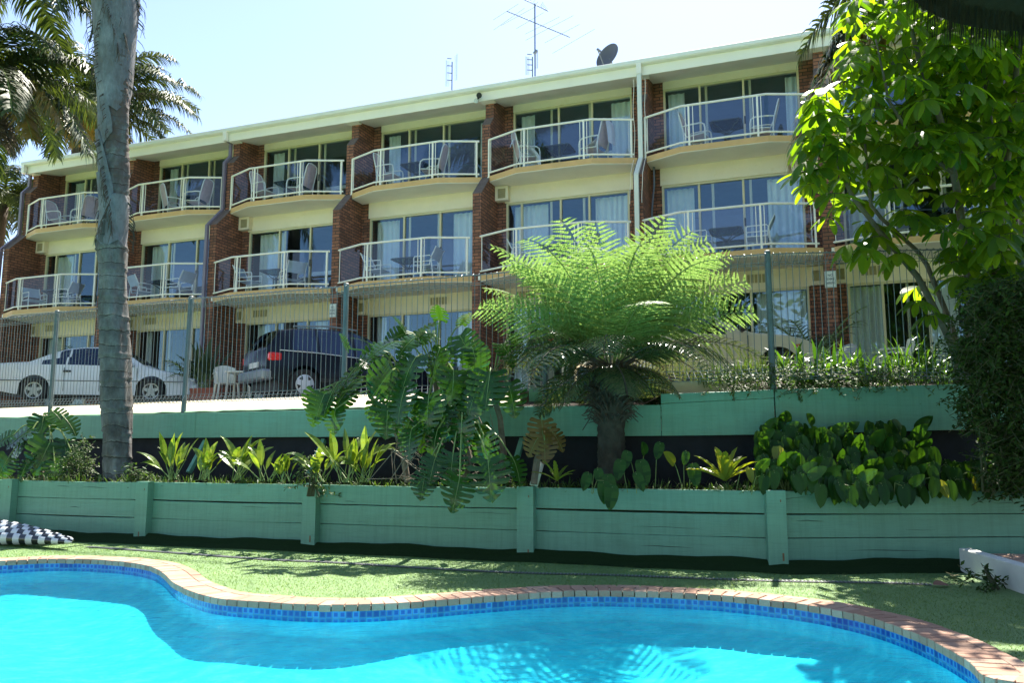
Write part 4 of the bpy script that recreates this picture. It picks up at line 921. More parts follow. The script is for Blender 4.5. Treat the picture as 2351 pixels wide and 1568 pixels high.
# ------------------------------------------------------------------ cars
def islands(mb):
    # split a builder into its connected pieces (points that coincide count as joined)
    key = {}; rep = [key.setdefault(tuple(np.round(p, 4)), i) for i, p in enumerate(mb.v)]; par = list(range(len(mb.v)))
    def fd(a):
        while par[a] != a: par[a] = par[par[a]]; a = par[a]
        return a
    for f in mb.f:
        for q in f[1:]: par[fd(rep[q])] = fd(rep[f[0]])
    outp = {}
    for f, m_ in zip(mb.f, mb.m):
        o_ = outp.setdefault(fd(rep[f[0]]), MB()); i = len(o_.v); o_.v += [mb.v[q] for q in f]; o_.f.append(tuple(range(i, i+len(f)))); o_.m.append(m_)
    return list(outp.values())
def ip(x, P): return float(np.interp(x, [p[0] for p in P], [p[1] for p in P]))
def car(name, label, loc, rz, paintm, spec, cat='car'):
    """local: x forward, y left, z up; spec gives side-view lines"""
    e = empty(name, loc, label, cat, None, rz); S = spec
    xs = sorted(set(list(np.linspace(S['x0'], S['x1'], 110)) + [w + d for w in S['wheels'] for d in np.linspace(-S['arch'], S['arch'], 25)]))
    body, glass, dark = MB(), MB(), MB()
    def zlow(x):
        z = ip(x, S['sill'])
        for w in S['wheels']:
            d = abs(x - w)
            if d < S['arch']: z = max(z, S['wz'] + math.sqrt(S['arch']**2 - d*d))
        return z
    def half(x): return ip(x, S['half'])
    rows = []
    for x in xs:
        zl, zb, zt = zlow(x), ip(x, S['belt']), ip(x, S['top']); zt = max(zt, zb + .004); hw = half(x)
        zl = min(zl, zb - .03); r = []
        for t in np.linspace(0, 1, 8):
            z = zl + (zb - zl)*t; q = (z - .25)/(zb - .25 + 1e-6); y = hw*(1 - .055*max(0, q-.45)**1.6*3.0 - .05*max(0, .35-q)); r.append(V3(x, y, z))
        yb = r[-1][1]; inn = min(.24, (zt - zb)*.42) + .015
        for t in (.06, .5, .94): r.append(V3(x, yb - inn*t**1.15, zb + (zt - zb)*t))
        ye = yb - inn
        for t in (.96, .8, .5, .2): r.append(V3(x, ye*t, zt + .035*(1 - t*t)))
        rows.append(r)
    nlow = 8
    def isglass(x, zf, j):
        if nlow - 0 <= j <= nlow + 1:
            for a0, b0, a1, b1 in S['side']:     # window: bottom x range, top x range
                t = (zf); lo, hi = a0 + (a1-a0)*t, b0 + (b1-b0)*t
                if lo < x < hi: return True
        if j >= nlow + 3:
            for a, b in S['screens']:
                if a < x < b: return True
        return False
    for sgn in (1, -1):
        for i in range(len(xs)-1):
            xm = (xs[i] + xs[i+1])/2
            for j in range(len(rows[0])-1):
                zf = {nlow: .28, nlow+1: .72}.get(j, .5)
                q = [rows[i][j].copy(), rows[i+1][j].copy(), rows[i+1][j+1].copy(), rows[i][j+1].copy()]
                if sgn < 0:
                    for p in q: p[1] *= -1
                    q = q[::-1]
                (glass if isglass(xm, zf, j) else body).quad(*q)
        # front and rear ends
    for r, f in ((rows[0], 1), (rows[-1], -1)):
        P = [p for p in r] + [V3(p[0], -p[1], p[2]) for p in r[::-1]]; i0 = len(body.v); body.v += P; body.f.append(tuple(range(i0, i0+len(P)))[::f]); body.m.append(0)
    o = body.build('body', paintm, e); bm = bmesh.new(); bm.from_mesh(o.data); bmesh.ops.remove_doubles(bm, verts=bm.verts, dist=2e-4); bmesh.ops.recalc_face_normals(bm, faces=bm.faces); bm.to_mesh(o.data); bm.free()
    o.data.polygons.foreach_set('use_smooth', [True]*len(o.data.polygons)); o.data.set_sharp_from_angle(angle=R(38))
    for gp in islands(glass): gp.build('window', M['carglass'], e)
    # underbody and wells
    dark.bx(S['x0']+.25, S['x1']-.25, -half(0)+.12, half(0)-.12, .20, .62); 
    dark.build('underbody', M['black'], e)
    for w in S['wheels']:
        for sg in (1, -1):
            y = sg*(half(w) - .10); we = MB(); rw = S['wr']
            prof = [(rw*.62, .085), (rw*.80, .105), (rw*.95, .095), (rw, .06), (rw, -.06), (rw*.95, -.095), (rw*.6, -.10)]
            we.grid([[V3(w + math.cos(a)*pr, y + sg*d, S['wz'] + math.sin(a)*pr) for pr, d in prof] for a in np.linspace(0, 2*math.pi, 33)])
            t = we.build('wheel', M['tyre'], e, smooth=True)
            rm = MB(); r2 = rw*.63
            if S['rim'] == 'alloy':
                rm.grid([[V3(w + math.cos(a)*pr, y + sg*d, S['wz'] + math.sin(a)*pr) for pr, d in ((r2, .09), (r2*.88, .085), (r2*.86, .03))] for a in np.linspace(0, 2*math.pi, 33)])
                for s in range(5):
                    a = s*2*math.pi/5 + .3; d = V3(math.cos(a), 0, math.sin(a)); p = V3(-math.sin(a), 0, math.cos(a)); c0 = V3(w, y + sg*.085, S['wz'])
                    rm.quad(c0 + d*.03 - p*.055, c0 + d*r2*.92 - p*.03, c0 + d*r2*.92 + p*.03, c0 + d*.03 + p*.055)
                rm.tube([V3(w, y + sg*.05, S['wz']), V3(w, y + sg*.092, S['wz'])], .06, 12)
                rm.build('rim', M['alloy'], t); rb = MB(); rb.tube([V3(w, y, S['wz']), V3(w, y + sg*.03, S['wz'])], r2*.87, 24); rb.build('brake', M['black'], t)
            else:
                rm.grid([[V3(w + math.cos(a)*pr, y + sg*d, S['wz'] + math.sin(a)*pr) for pr, d in ((r2*1.02, .088), (r2*.95, .10), (r2*.5, .115), (.001, .118))] for a in np.linspace(0, 2*math.pi, 33)]); rm.build('hubcap', M['hubcap'], t, smooth=True)
                rb = MB(); nh = 5 if S['rim'] == 'star' else 9
                for s in range(nh):
                    a = s*2*math.pi/nh + .94; d = V3(math.cos(a), 0, math.sin(a)); p = V3(-math.sin(a), 0, math.cos(a)); c0 = V3(w, y + sg*.121, S['wz']); z1, z2 = (r2*.55, r2*.86) if nh == 5 else (r2*.72, r2*.9); ww = .055 if nh == 5 else .02
                    rb.quad(c0 + d*z1 - p*.012, c0 + d*z2 - p*ww - V3(0, sg*.014, 0), c0 + d*z2 + p*ww - V3(0, sg*.014, 0), c0 + d*z1 + p*.012)
                rb.build('hubcap_slot', M['black'], t)
    return e, S, half, rows
def box_part(e, name, mt, x0, x1, y0, y1, z0, z1, bev=.01):
    m = MB(); m.bx(x0, x1, y0, y1, z0, z1); return m.build(name, mt, e, bevel=bev)
# white sedan, nose to the right
sd = dict(x0=-2.40, x1=2.40, wheels=(-1.36, 1.37), arch=.375, wz=.315, wr=.315, rim='alloy',
  sill=[(-2.4,.42),(-2.2,.30),(-1.8,.22),(1.8,.20),(2.25,.24),(2.4,.36)],
  belt=[(-2.4,.86),(-2.3,.93),(-1.9,.955),(-1.0,.935),(.9,.895),(1.3,.84),(1.9,.73),(2.25,.62),(2.4,.50)],
  top=[(-2.4,.88),(-2.3,.975),(-1.9,1.00),(-1.55,1.02),(-1.15,1.21),(-.75,1.36),(-.35,1.42),(.1,1.425),(.45,1.38),(.85,1.16),(1.15,.955),(1.35,.88),(1.9,.765),(2.25,.65),(2.4,.51)],
  half=[(-2.4,.70),(-2.25,.84),(-1.8,.885),(1.5,.89),(2.0,.85),(2.25,.77),(2.4,.62)],
  side=[(-1.35,-.72,-.55,-.62),(-.66,.10,-.56,-.02),(.16,1.0,.04,.42)][:0] + [(-1.48,-.72,-.62,-.60),(-.67,.12,-.55,.02),(.18,1.05,.08,.48)], screens=[(-1.5,-.80),(.52,1.12)])
SEDAN_P = at(203, 928, 20.2)
e, S, half, rows = car('parked_sedan', 'white sedan parked nose right at the far left behind the fence', (SEDAN_P[0], 21.0, 2.55), R(7), M['carwhite'], sd)
for sgn in (-1, 1):
    y = sgn*.885; 
    m = MB(); m.bx(-2.3, 2.2, y-.012, y+.012, .545, .562); m.build('side_strip', M['black'], e)
    for x in (-.62, .34): m = MB(); m.bx(x-.09, x+.09, sgn*.872-.012, sgn*.872+.012, .765, .815); m.build('door_handle', M['black'], e, bevel=.008)
    m = MB(); m.tube([V3(.93, sgn*.85, .94), V3(.90, sgn*1.0, .97), V3(.86, sgn*1.03, .97)], [.03,.065,.05], 8); m.build('side_mirror', M['carwhite'], e, smooth=True)
    m = MB(); m.bx(2.12, 2.36, sgn*.56-.14, sgn*.56+.15, .56, .66); m.build('headlight', M['lamp'], e, bevel=.03)
    for x in (-.68, .15, 1.02): m = MB(); m.bx(x-.004, x+.004, sgn*.877-.012, sgn*.877+.012, .30, .88); m.build('door_seam', M['black'], e)
    m = MB(); m.tube([V3(-1.78, sgn*.862, .76), V3(-1.78, sgn*.876, .76)], .085, 18); m.build('fuel_flap', M['carwhite'], e)
box_part(e, 'bumper', M['carwhite'], 2.2, 2.43, -.72, .72, .28, .50, .05)
# dark four wheel drive, tail toward the left
sv = dict(x0=-2.15, x1=2.2, wheels=(-1.30, 1.30), arch=.42, wz=.345, wr=.345, rim='star',
  sill=[(-2.15,.55),(-1.9,.36),(-1.5,.30),(1.6,.30),(2.0,.34),(2.2,.5)],
  belt=[(-2.15,1.05),(-2.0,1.08),(-1.2,1.06),(.2,1.0),(1.0,.97),(1.4,.94),(2.0,.82),(2.2,.66)],
  top=[(-2.15,1.08),(-2.0,1.30),(-1.82,1.54),(-1.4,1.63),(-.5,1.68),(.0,1.66),(.35,1.58),(.75,1.33),(1.1,1.05),(1.4,.98),(2.0,.86),(2.2,.68)],
  half=[(-2.15,.70),(-2.0,.83),(-1.5,.89),(1.4,.90),(1.9,.84),(2.2,.66)],
  side=[(-1.62,-.98,-1.45,-.98),(-.90,-.08,-.90,-.12),(.0,.92,-.02,.38)], screens=[(-2.1,-1.80),(.42,1.08)])
SV = at(632, 919, 17.35); th = R(38)
loc = V3(SV[0] + math.cos(th)*1.30 - math.sin(th)*.0, 17.35 + math.sin(th)*1.30 + .80, 2.47)
e, S, half, rows = car('parked_wagon', 'dark navy high roofed wagon with red tail lamp behind the fence', loc, th, M['carnavy'], sv); e.scale = (.95, .95, .97)
for sgn in (-1, 1):
    m = MB(); m.bx(-2.13, -1.84, sgn*.77-.07, sgn*.77+.075, .84, 1.02); m.build('tail_lamp', M['redlamp'], e, bevel=.04)
    m = MB(); m.tube([V3(-1.9, sgn*.835, 1.075), V3(-1.0, sgn*.882, 1.065), V3(.2, sgn*.885, 1.01), V3(1.1, sgn*.86, .975)], .012, 5); m.build('waist_trim', M['lamp'], e)
    m = MB(); m.tube([V3(-1.5, sgn*.60, 1.66), V3(-.6, sgn*.60, 1.735), V3(.1, sgn*.60, 1.70)], .02, 6); m.build('roof_rail', M['antenna'], e)
    m = MB(); m.bx(-.95, .0, sgn*.897-.012, sgn*.897+.012, .42, .50); m.build('side_strip', M['black'], e)
    for x in (-.94, -.02, 1.0): m = MB(); m.bx(x-.005, x+.005, sgn*.888-.012, sgn*.888+.012, .42, 1.0); m.build('door_seam', M['black'], e)
    m = MB(); m.tube([V3(.86, sgn*.84, 1.02), V3(.84, sgn*1.0, 1.06), V3(.80, sgn*1.04, 1.06)], [.03,.075,.06], 8); m.build('side_mirror', M['carnavy'], e, smooth=True)
box_part(e, 'bumper', M['antenna'], -2.26, -1.98, -.78, .78, .42, .66, .06)
m = MB(); m.bx(-2.17, -2.15, -.26, .26, .72, .84); m.build('number_plate', M['lamp'], e)
m = MB(); m.tube([V3(-2.06,-.2,1.22), V3(-2.12,-.45,1.12)], .012, 4); m.build('rear_wiper', M['black'], e)
# beige car behind the tree fern
bg_ = dict(x0=-2.15, x1=2.2, wheels=(-1.25, 1.30), arch=.39, wz=.32, wr=.32, rim='holes',
  sill=[(-2.15,.45),(-1.9,.30),(-1.4,.22),(1.7,.22),(2.05,.26),(2.2,.40)],
  belt=[(-2.15,.86),(-1.9,.93),(.6,.93),(1.1,.93),(1.5,.91),(1.9,.83),(2.1,.72),(2.2,.55)],
  top=[(-2.15,.88),(-1.9,1.0),(-1.5,1.05),(-1.1,1.32),(-.6,1.40),(-.1,1.39),(.2,1.30),(.6,1.08),(.85,.985),(1.1,.97),(1.5,.94),(1.9,.85),(2.1,.735),(2.2,.56)],
  half=[(-2.15,.70),(-1.9,.82),(1.4,.845),(1.9,.80),(2.2,.62)],
  side=[(-1.35,-.60,-1.05,-.60),(-.54,.42,-.54,.08)], screens=[(-1.45,-1.05),(.22,.80)])
BGp = at(1528, 883, 15.3)
e, S, half, rows = car('parked_coupe', 'beige car with white hubcaps half hidden behind the tree fern', (BGp[0] + .8, 16.05, 2.62), R(2), M['carbeige'], bg_)
for sgn in (-1, 1):
    m = MB(); m.tube([V3(.62, sgn*.80, 1.0), V3(.60, sgn*.93, 1.06), V3(.55, sgn*.97, 1.06)], [.03,.085,.075], 8); m.build('side_mirror', M['black'], e, smooth=True)
    m = MB(); m.bx(1.62, 1.70, sgn*.835-.012, sgn*.835+.012, .72, .76); m.build('marker_lamp', M['redlamp'], e)
    for x in (-.58, .72): m = MB(); m.bx(x-.004, x+.004, sgn*.838-.012, sgn*.838+.012, .30, .92); m.build('door_seam', M['black'], e)
    m = MB(); m.bx(-1.7, 1.9, sgn*.845-.01, sgn*.845+.01, .50, .515); m.build('side_strip', M['frame'], e)
box_part(e, 'bumper', M['black'], 2.02, 2.26, -.70, .70, .30, .48, .04)
m = MB(); m.tube([V3(.62,-.6,1.09), V3(.20,-.55,1.30)], .012, 4); m.build('wiper', M['black'], e)

# ------------------------------------------------------------------ things along the ground floor
def plastic_chair(loc, rz, label):
    e = empty('garden_chair', loc, label, 'chair', 'white moulded chairs in the car park', rz)
    m = MB(); rows = []
    for t in np.linspace(0, 1, 9):
        z = .42 + .46*t; w = .24 + .03*math.sin(t*3) - (.10*max(0, t-.75)*4*.5); rows.append([V3(-.20 - .10*t - .05*(1-(y)**2), y*w, z - .05*(y*y)*(t > .9)) for y in np.linspace(-1, 1, 9)])
    m.grid(rows); m.build('backrest', M['plastic'], e, smooth=True)
    m = MB(); m.bx(-.22, .24, -.23, .23, .405, .425); m.build('seat', M['plastic'], e, bevel=.008)
    for a, b in ((1,1),(1,-1),(-1,1),(-1,-1)): m = MB(); m.tube([V3(a*.21,b*.21,.41), V3(a*.26,b*.25,0)], [.03,.024], 6); m.build('leg', M['plastic'], e)
    for b in (1,-1): m = MB(); m.tube([V3(.24,b*.25,.42), V3(.24,b*.27,.63), V3(.18,b*.28,.66), V3(-.24,b*.27,.66)], .022, 6); m.build('armrest', M['plastic'], e, smooth=True)
    return e
p = at(520, 890, 19.4); plastic_chair((p[0], 19.4, 2.56), R(-60), 'cream moulded chair between brick pier and dark wagon')
p = at(1862, 800, 15.7); plastic_chair((p[0]+.6, 16.0, 2.62), R(200), 'cream moulded chair behind the leafy bed, left of two')
p = at(2060, 800, 15.2); plastic_chair((p[0]+.05, 15.4, 2.62), R(140), 'cream moulded chair behind the leafy bed, right of two')
p = at(553, 893, 19.3); e = empty('garden_table', (p[0], 19.35, 2.55), 'low white plastic table beside the cream chair at the wagon', 'table')
m = MB(); m.bx(-.32,.32,-.3,.3,.66,.70); m.build('table_top', M['plastic'], e, bevel=.01)
for a, b in ((1,1),(1,-1),(-1,1),(-1,-1)): m = MB(); m.tube([V3(a*.25,b*.24,.66), V3(a*.28,b*.26,0)], [.035,.025], 6); m.build('leg', M['plastic'], e)
p = at(470, 893, 20.6); TR = (p[0], 20.6, 2.60); tr_ = empty('plant_trough', TR, 'long terracotta trough against the purple downpipe', 'planter', rz=-BYAW)
m = MB(); rows = [[V3(sx*w, sy*d, z) for sx, sy in ((-1,-1),(1,-1),(1,1),(-1,1))] for w, d, z in ((.40,.14,0),(.46,.18,.30),(.48,.20,.30),(.48,.20,.35),(.44,.16,.35),(.42,.15,.28))]; m.grid(rows, 0, closed=True); m.build('trough', M['terracotta'], tr_)
m = MB(); m.quad(V3(-.42,-.15,.29), V3(.42,-.15,.29), V3(.42,.15,.29), V3(-.42,.15,.29)); m.build('soil', M['soil'], tr_)
# hose reel hung behind the fence, and the moulded seat beside it
HP = at(1262, 850, 12.9); hr = empty('hose_reel', (HP[0], 12.9, 2.35), 'dark green garden hose coiled thickly on a grey stand behind the fence', 'hose reel')
m = MB(); rr = random.Random(3)
for j in range(16):
    ra, rb, dz = .32 + .10*rr.random(), .40 + .16*rr.random(), rr.uniform(-.05, .05); y = rr.uniform(-.09, .09)
    m.tube([V3(HP[0] + ra*math.cos(q), 12.9 + y + .02*math.sin(3*q), 2.95 - .1 + dz + rb*math.sin(q) * (1 if math.sin(q) < 0 else .7)) for q in np.linspace(0, 2*math.pi, 25)], .014, 6)
m.build('hose', M['hose'], hr, (HP[0], 12.9, 2.35), smooth=True)
m = MB(); m.bx(HP[0]-.03, HP[0]+.06, 12.93, 12.98, 2.35, 3.1); m.bx(HP[0]-.3, HP[0]+.3, 12.98, 13.0, 2.36, 2.42); m.build('stand', M['antenna'], hr, (HP[0], 12.9, 2.35))
m = MB(); m.tube([V3(HP[0]-.02, 12.86, 3.12), V3(HP[0]+.04, 12.84, 3.17)], .035, 8); m.build('tap', M['redlamp'], hr, (HP[0], 12.9, 2.35))
m = MB(); m.tube([V3(HP[0]-.36, 12.82, 2.84), V3(HP[0]-.30, 12.82, 2.78)], [.035,.05], 8); m.build('nozzle', M['lamp'], hr, (HP[0], 12.9, 2.35))
p = at(1345, 893, 12.9); plastic_chair((p[0], 13.05, 2.33), R(250), 'weathered white moulded seat behind the wall next to the hose')['category'] = 'seat'
# neighbour's tiled roof, far left
nb = empty('neighbour_house', (-24.5, 38, 2.5), 'neighbouring house with a grey tiled roof at the far left', 'house')
m = MB(); m.bx(-34, -22.6, 37, 46, 2.4, 6.6); m.build('wall', M['render'], nb, (-24.5, 38, 2.5))
m = MB(); n = 46
rows = [[V3(-34.5 + 12.6*i/n, 36.3 + t*5, 6.5 + t*2.6 + .06*abs(math.sin(i*1.6)) - .05*((t*12) % 1)) for i in range(n+1)] for t in np.linspace(0, 1, 37)]
m.grid(rows); m.build('roof', M['rooftile'], nb, (-24.5, 38, 2.5))
# ------------------------------------------------------------------ leaves
def frame_of(tip, nor):
    y = nrm(tip); x = nrm(np.cross(y, nor)); z = np.cross(x, y); return x, y, z
def blade(mb, base, tip, nor, L, wid, droop=.3, fold=.25, n=6, shape=None, m=0, twist=0.0):
    """one leaf: midrib curve with two folded halves"""
    x, y, z = frame_of(tip, nor); p = np.asarray(base, float); d = y.copy(); rows = []
    shape = shape or (lambda t: math.sin(math.pi * (t*.93 + .03)) ** .75)
    for i in range(n + 1):
        t = i / n; w = wid * shape(t) * .5; zz = np.cross(x, d); zz = zz if zz[2] * z[2] >= 0 or abs(z[2]) < .2 else -zz
        xx = x*math.cos(twist*t) + zz*math.sin(twist*t)
        rows.append([p - xx*w + zz*w*fold, p.copy(), p + xx*w + zz*w*fold])
        p = p + d*(L/n); d = nrm(d - V3(0, 0, 1)*droop/n*2*(t+.3))
    mb.grid(rows, m)
def strap(mb, base, az, el, L, wid, droop, n=7, m=0, taper=.85):
    d = V3(math.cos(az)*math.cos(el), math.sin(az)*math.cos(el), math.sin(el)); s = V3(-math.sin(az), math.cos(az), 0); p = np.asarray(base, float); rows = []
    for i in range(n+1):
        t = i/n; w = wid*.5*min(1, (1-t)/(1-taper*.8) + .03)*(.55 + .45*min(1, t*4)); u = np.cross(s, d)
        rows.append([p - s*w + u*w*.35, p.copy(), p + s*w + u*w*.35]); p = p + d*L/n; d = nrm(d - V3(0,0,1)*droop/n*(.4+1.4*t))
    mb.grid(rows, m)
def palm_frond(mb, base, az, el, L, droop, nl=46, ll=.55, lw=.05, hang=.8, m=0, mr=1, seed=0, plum=.35):
    r = random.Random(seed); d = V3(math.sin(az)*math.cos(el), math.cos(az)*math.cos(el), math.sin(el)); s = V3(math.cos(az), -math.sin(az), 0); p = np.asarray(base, float); pts = []; n = 26
    for i in range(n+1):
        pts.append((p.copy(), d.copy())); p = p + d*L/n; d = nrm(d - V3(0,0,1)*droop/n*(.35 + 1.3*i/n))
    mb.tube([q for q, _ in pts], [.03*(1-.85*i/n) + .004 for i in range(n+1)], 5, mr)
    for k in range(nl):
        t = .14 + .86*(k + .5)/nl; i = min(n-1, int(t*n)); f = t*n - i; q = pts[i][0]*(1-f) + pts[i+1][0]*f; dd = pts[i][1]; up = np.cross(s, dd)
        up = up if up[2] > 0 else -up
        l = ll*(.55 + .75*math.sin(math.pi*min(1, t*.92 + .08)))*r.uniform(.85, 1.1)
        for sg in (-1, 1):
            dirn = nrm(s*sg*r.uniform(.75, 1) + dd*r.uniform(.35, .75) + up*r.uniform(-plum, plum)); rows = []; c = q.copy(); e = dirn.copy(); g = hang*r.uniform(.7, 1.3)
            for j in range(5):
                w = lw*.5*(1, 1.1, .9, .6, .05)[j]; side = nrm(np.cross(e, up) + 1e-6); rows.append([c - side*w, c + side*w]); c = c + e*l/4; e = nrm(e - V3(0,0,1)*g*(.3 + .3*j))
            mb.grid(rows, m)
def crown(name_root, center, spec, mats, seed, PO, parts='frond'):
    """spec: list of (az, el, L, droop, material index)"""
    by = {}
    for i, (az, el, L, dr_, mi) in enumerate(spec):
        mb = by.setdefault(mi, MB()); palm_frond(mb, center, az, el, L, dr_, seed=seed + i, nl=int(22*L), ll=.72)
    for mi, mb in by.items(): mb.build('dead_frond' if mi == 2 else parts, [mats[mi], M['stemgreen'] if mi < 2 else M['fibre']], name_root, PO)
PM = [M['palm'], M['palmyellow'], M['palmdead']]
def ring(n, el, L, droop, mi, off=0.0, jit=.15, r=rng): return [(off + 2*math.pi*i/n + r.uniform(-.15,.15), el + r.uniform(-jit,jit), L*r.uniform(.88,1.1), droop*r.uniform(.85,1.15), mi) for i in range(n)]
# tall trunk in the bed, left
TB = V3(*at(268, 1095, 13.75)); tp = empty('palm_tree', TB, 'tall palm with a thick grey ringed trunk growing in the lower garden bed', 'palm tree')
prof_px = [(1100,240,303),(1060,238,303),(1000,237,303),(950,233,303),(900,230,302),(850,230,300),(800,228,299),(750,228,296),(700,228,292),(650,228,291),(600,228,291),(575,222,293),(555,218,294),(540,224,292),(500,230,294),(450,230,296),(400,228,297),(350,227,297),(300,226,298),(250,226,300),(200,226,304),(150,222,308),(100,217,312),(50,214,318),(0,213,322),(-120,212,330),(-300,216,334),(-480,228,322)]
mb = MB(); rows = []; r = random.Random(5)
PZ = []
for py, xl, xr in prof_px:
    a, b = at(xl, py, 13.75), at(xr, py, 13.75); PZ.append((a[2], (a[0]+b[0])/2, (b[0]-a[0])/2*(.94 if py > 560 else .86)))
PZ.sort(); zz = np.arange(PZ[0][0] - .15, PZ[-1][0], .035)
ringz = []; z = .9
while z < 13: ringz.append(z); z += r.uniform(.24, .46) if z < 5 else r.uniform(.16, .34)
for z in zz:
    cx = np.interp(z, [p[0] for p in PZ], [p[1] for p in PZ]); rr_ = np.interp(z, [p[0] for p in PZ], [p[2] for p in PZ]); row = []
    for q in np.linspace(0, 2*math.pi, 41)[:-1]:
        k = 0
        for rz_ in ringz:
            dz = z - rz_ - .05*math.sin(q + rz_*3)*(.6 if z < 5 else 1.2)
            if 0 <= dz < .05: k = .022*(1 - dz/.05)
            elif -.04 < dz < 0: k = -.012
        k += .012*math.sin(q*5 + z*2.1) + .008*math.sin(q*9 - z*5) + (.02*math.sin(q*3 + z*1.3) if z > 5 else 0)
        row.append(V3(cx + math.cos(q)*(rr_*.985 + k), 13.75 + math.sin(q)*(rr_*.985 + k), z))
    rows.append(row)
mb.grid(rows, 0, closed=True); mb.build('trunk', M['palmtrunk'], tp, TB, smooth=True)
# old leaf bases that clasp the upper trunk
mb = MB(); mf = MB()
for (py, side, L, w) in [(552, -2.35, 1.15, .20), (556, -.75, .8, .22), (470, -2.75, 1.3, .20), (335, -2.75, 1.5, .22), (250, -1.75, 2.0, .30), (215, -.75, 1.9, .30), (160, -2.7, 1.9, .34), (20, -1.3, 1.8, .4), (0, -.2, 1.8, .4), (-60, -2.2, 1.8, .42), (-140, 1.2, 1.8, .42), (-200, -1.0, 1.8, .4)]:
    z0 = at(265, py, 13.75)[2]; rows = []
    for t in np.linspace(0, 1, 12):
        z = z0 + L*t; cx = np.interp(z, [p[0] for p in PZ], [p[1] for p in PZ]); rr_ = np.interp(z, [p[0] for p in PZ], [p[2] for p in PZ]); wd = (w*1.5*(1-t)**.7 + .10)/rr_ * (.35 + .65*min(1, t*5)); lift = .012 + .045*t*t
        rows.append([V3(cx + math.cos(side + wd*s)*(rr_ + lift*(1 - .5*s*s*1.2) + .012), 13.75 + math.sin(side + wd*s)*(rr_ + lift*(1 - .6*s*s) + .012), z - .12*abs(s)*(1-t)) for s in np.linspace(-1, 1, 9)])
    mb.grid(rows)
    for j in range(40):
        t = r.uniform(.1, .9); z = z0 + L*t; sg = r.choice((-1, 1)); q = side + sg*(w*1.4*(1-t)**.7 + .12)/.32; rr_ = np.interp(z, [p[0] for p in PZ], [p[2] for p in PZ]); cx = np.interp(z, [p[0] for p in PZ], [p[1] for p in PZ])
        c = V3(cx + math.cos(q)*(rr_+.03), 13.75 + math.sin(q)*(rr_+.03), z); mf.tube([c, c + V3(math.cos(q)*.08, math.sin(q)*.08, -.08), c + V3(math.cos(q)*.09 + r.uniform(-.05,.05), math.sin(q)*.07, -.22*r.uniform(.6,1.5))], [.008, .006, .003], 3)
mb.build('leaf_base', M['boot'], tp, TB, smooth=True); mf.build('fibre', M['fibre'], tp, TB)
mb = MB()
for (p0, p1) in (((218,120),(255,10)), ((205,95),(222,40)), ((207,92),(222,25)), ((240,100),(218,60))): mb.tube([at(*p0, 13.6), at(*p1, 13.6)], [.018, .03], 5)
mb.build('petiole_stub', M['fibre'], tp, TB)
ctop = V3(PZ[-1][1], 13.75, PZ[-1][0])
crown(tp, ctop, ring(9, .9, 3.4, 1.5, 0) + ring(9, .35, 3.6, 1.9, 0, .3), PM, 100, TB)
# palms behind and beside the building
def palm(cpx, cpy, Y, spec, seed, label, trunk_r=.24, zb=2.5, lean=0.0):
    c = at(cpx, cpy, Y); base = V3(c[0] + lean, Y, zb); e = empty('palm_tree', base, label, 'palm tree', 'feathery palms on the left'); mb = MB()
    P = [base + (c - base)*t + V3(-.15*math.sin(t*3), 0, 0) for t in np.linspace(0, 1, 14)]; mb.tube(P, [trunk_r*(1.15 - .25*t + .03*(i % 2)) for i, t in enumerate(np.linspace(0, 1, 14))], 12); mb.build('trunk', M['fibre'], e, base, smooth=True)
    crown(e, c, spec, PM, seed, base); return e
palm(190, 255, 31, ring(11, .75, 4.4, 1.6, 0) + ring(12, .2, 4.4, 1.9, 0, .25) + [(math.pi*.5 + i*.5 - .9, -.35, 3.6, 1.4, 1) for i in range(5)] + [(1.57, 1.05, 4.6, 1.9, 0), (1.45, .75, 5.0, 1.7, 0), (1.7, .45, 5.0, 1.5, 0), (1.5, .25, 4.8, 1.4, 0), (1.62, .0, 4.2, 1.2, 0), (1.3, .6, 4.8, 1.7, 0), (1.9, .7, 4.8, 1.7, 0)], 200, 'feathery palm rising behind the left end of the motel roof')
palm(-60, 175, 21, ring(9, .6, 4.0, 1.8, 0) + ring(10, .1, 3.9, 2.0, 0, .3) + [(1.55, .45, 4.1, 1.5, 0), (1.35, .25, 3.9, 1.7, 0), (1.75, .05, 3.6, 1.9, 1), (1.9, -.3, 3.2, 1.6, 1), (2.0, -.8, 2.6, .9, 2), (1.5, -.9, 2.4, .9, 2)], 300, 'dark feathery palm reaching in at the left edge with one dead hanging frond', zb=0)
palm(-10, -75, 19, ring(8, .4, 3.4, 1.9, 0) + [(1.6, .1, 3.0, 1.9, 0), (1.3, .3, 3.0, 1.9, 0), (1.9, -.1, 2.9, 1.7, 0), (2.3, .1, 2.8, 1.9, 0)], 400, 'dark palm crown hanging into the upper left corner of the sky', zb=0)
palm(8, 470, 34, ring(12, .6, 4.8, 1.8, 0) + ring(12, .1, 4.6, 1.9, 0, .3) + [(1.3, .8, 4.6, 1.6, 1), (1.6, .5, 5, 1.6, 1), (1.5, .1, 4.6, 1.6, 0), (1.7, -.3, 4.2, 1.2, 0)], 500, 'yellowish palm beyond the left end of the motel beside the tiled roof', zb=2)
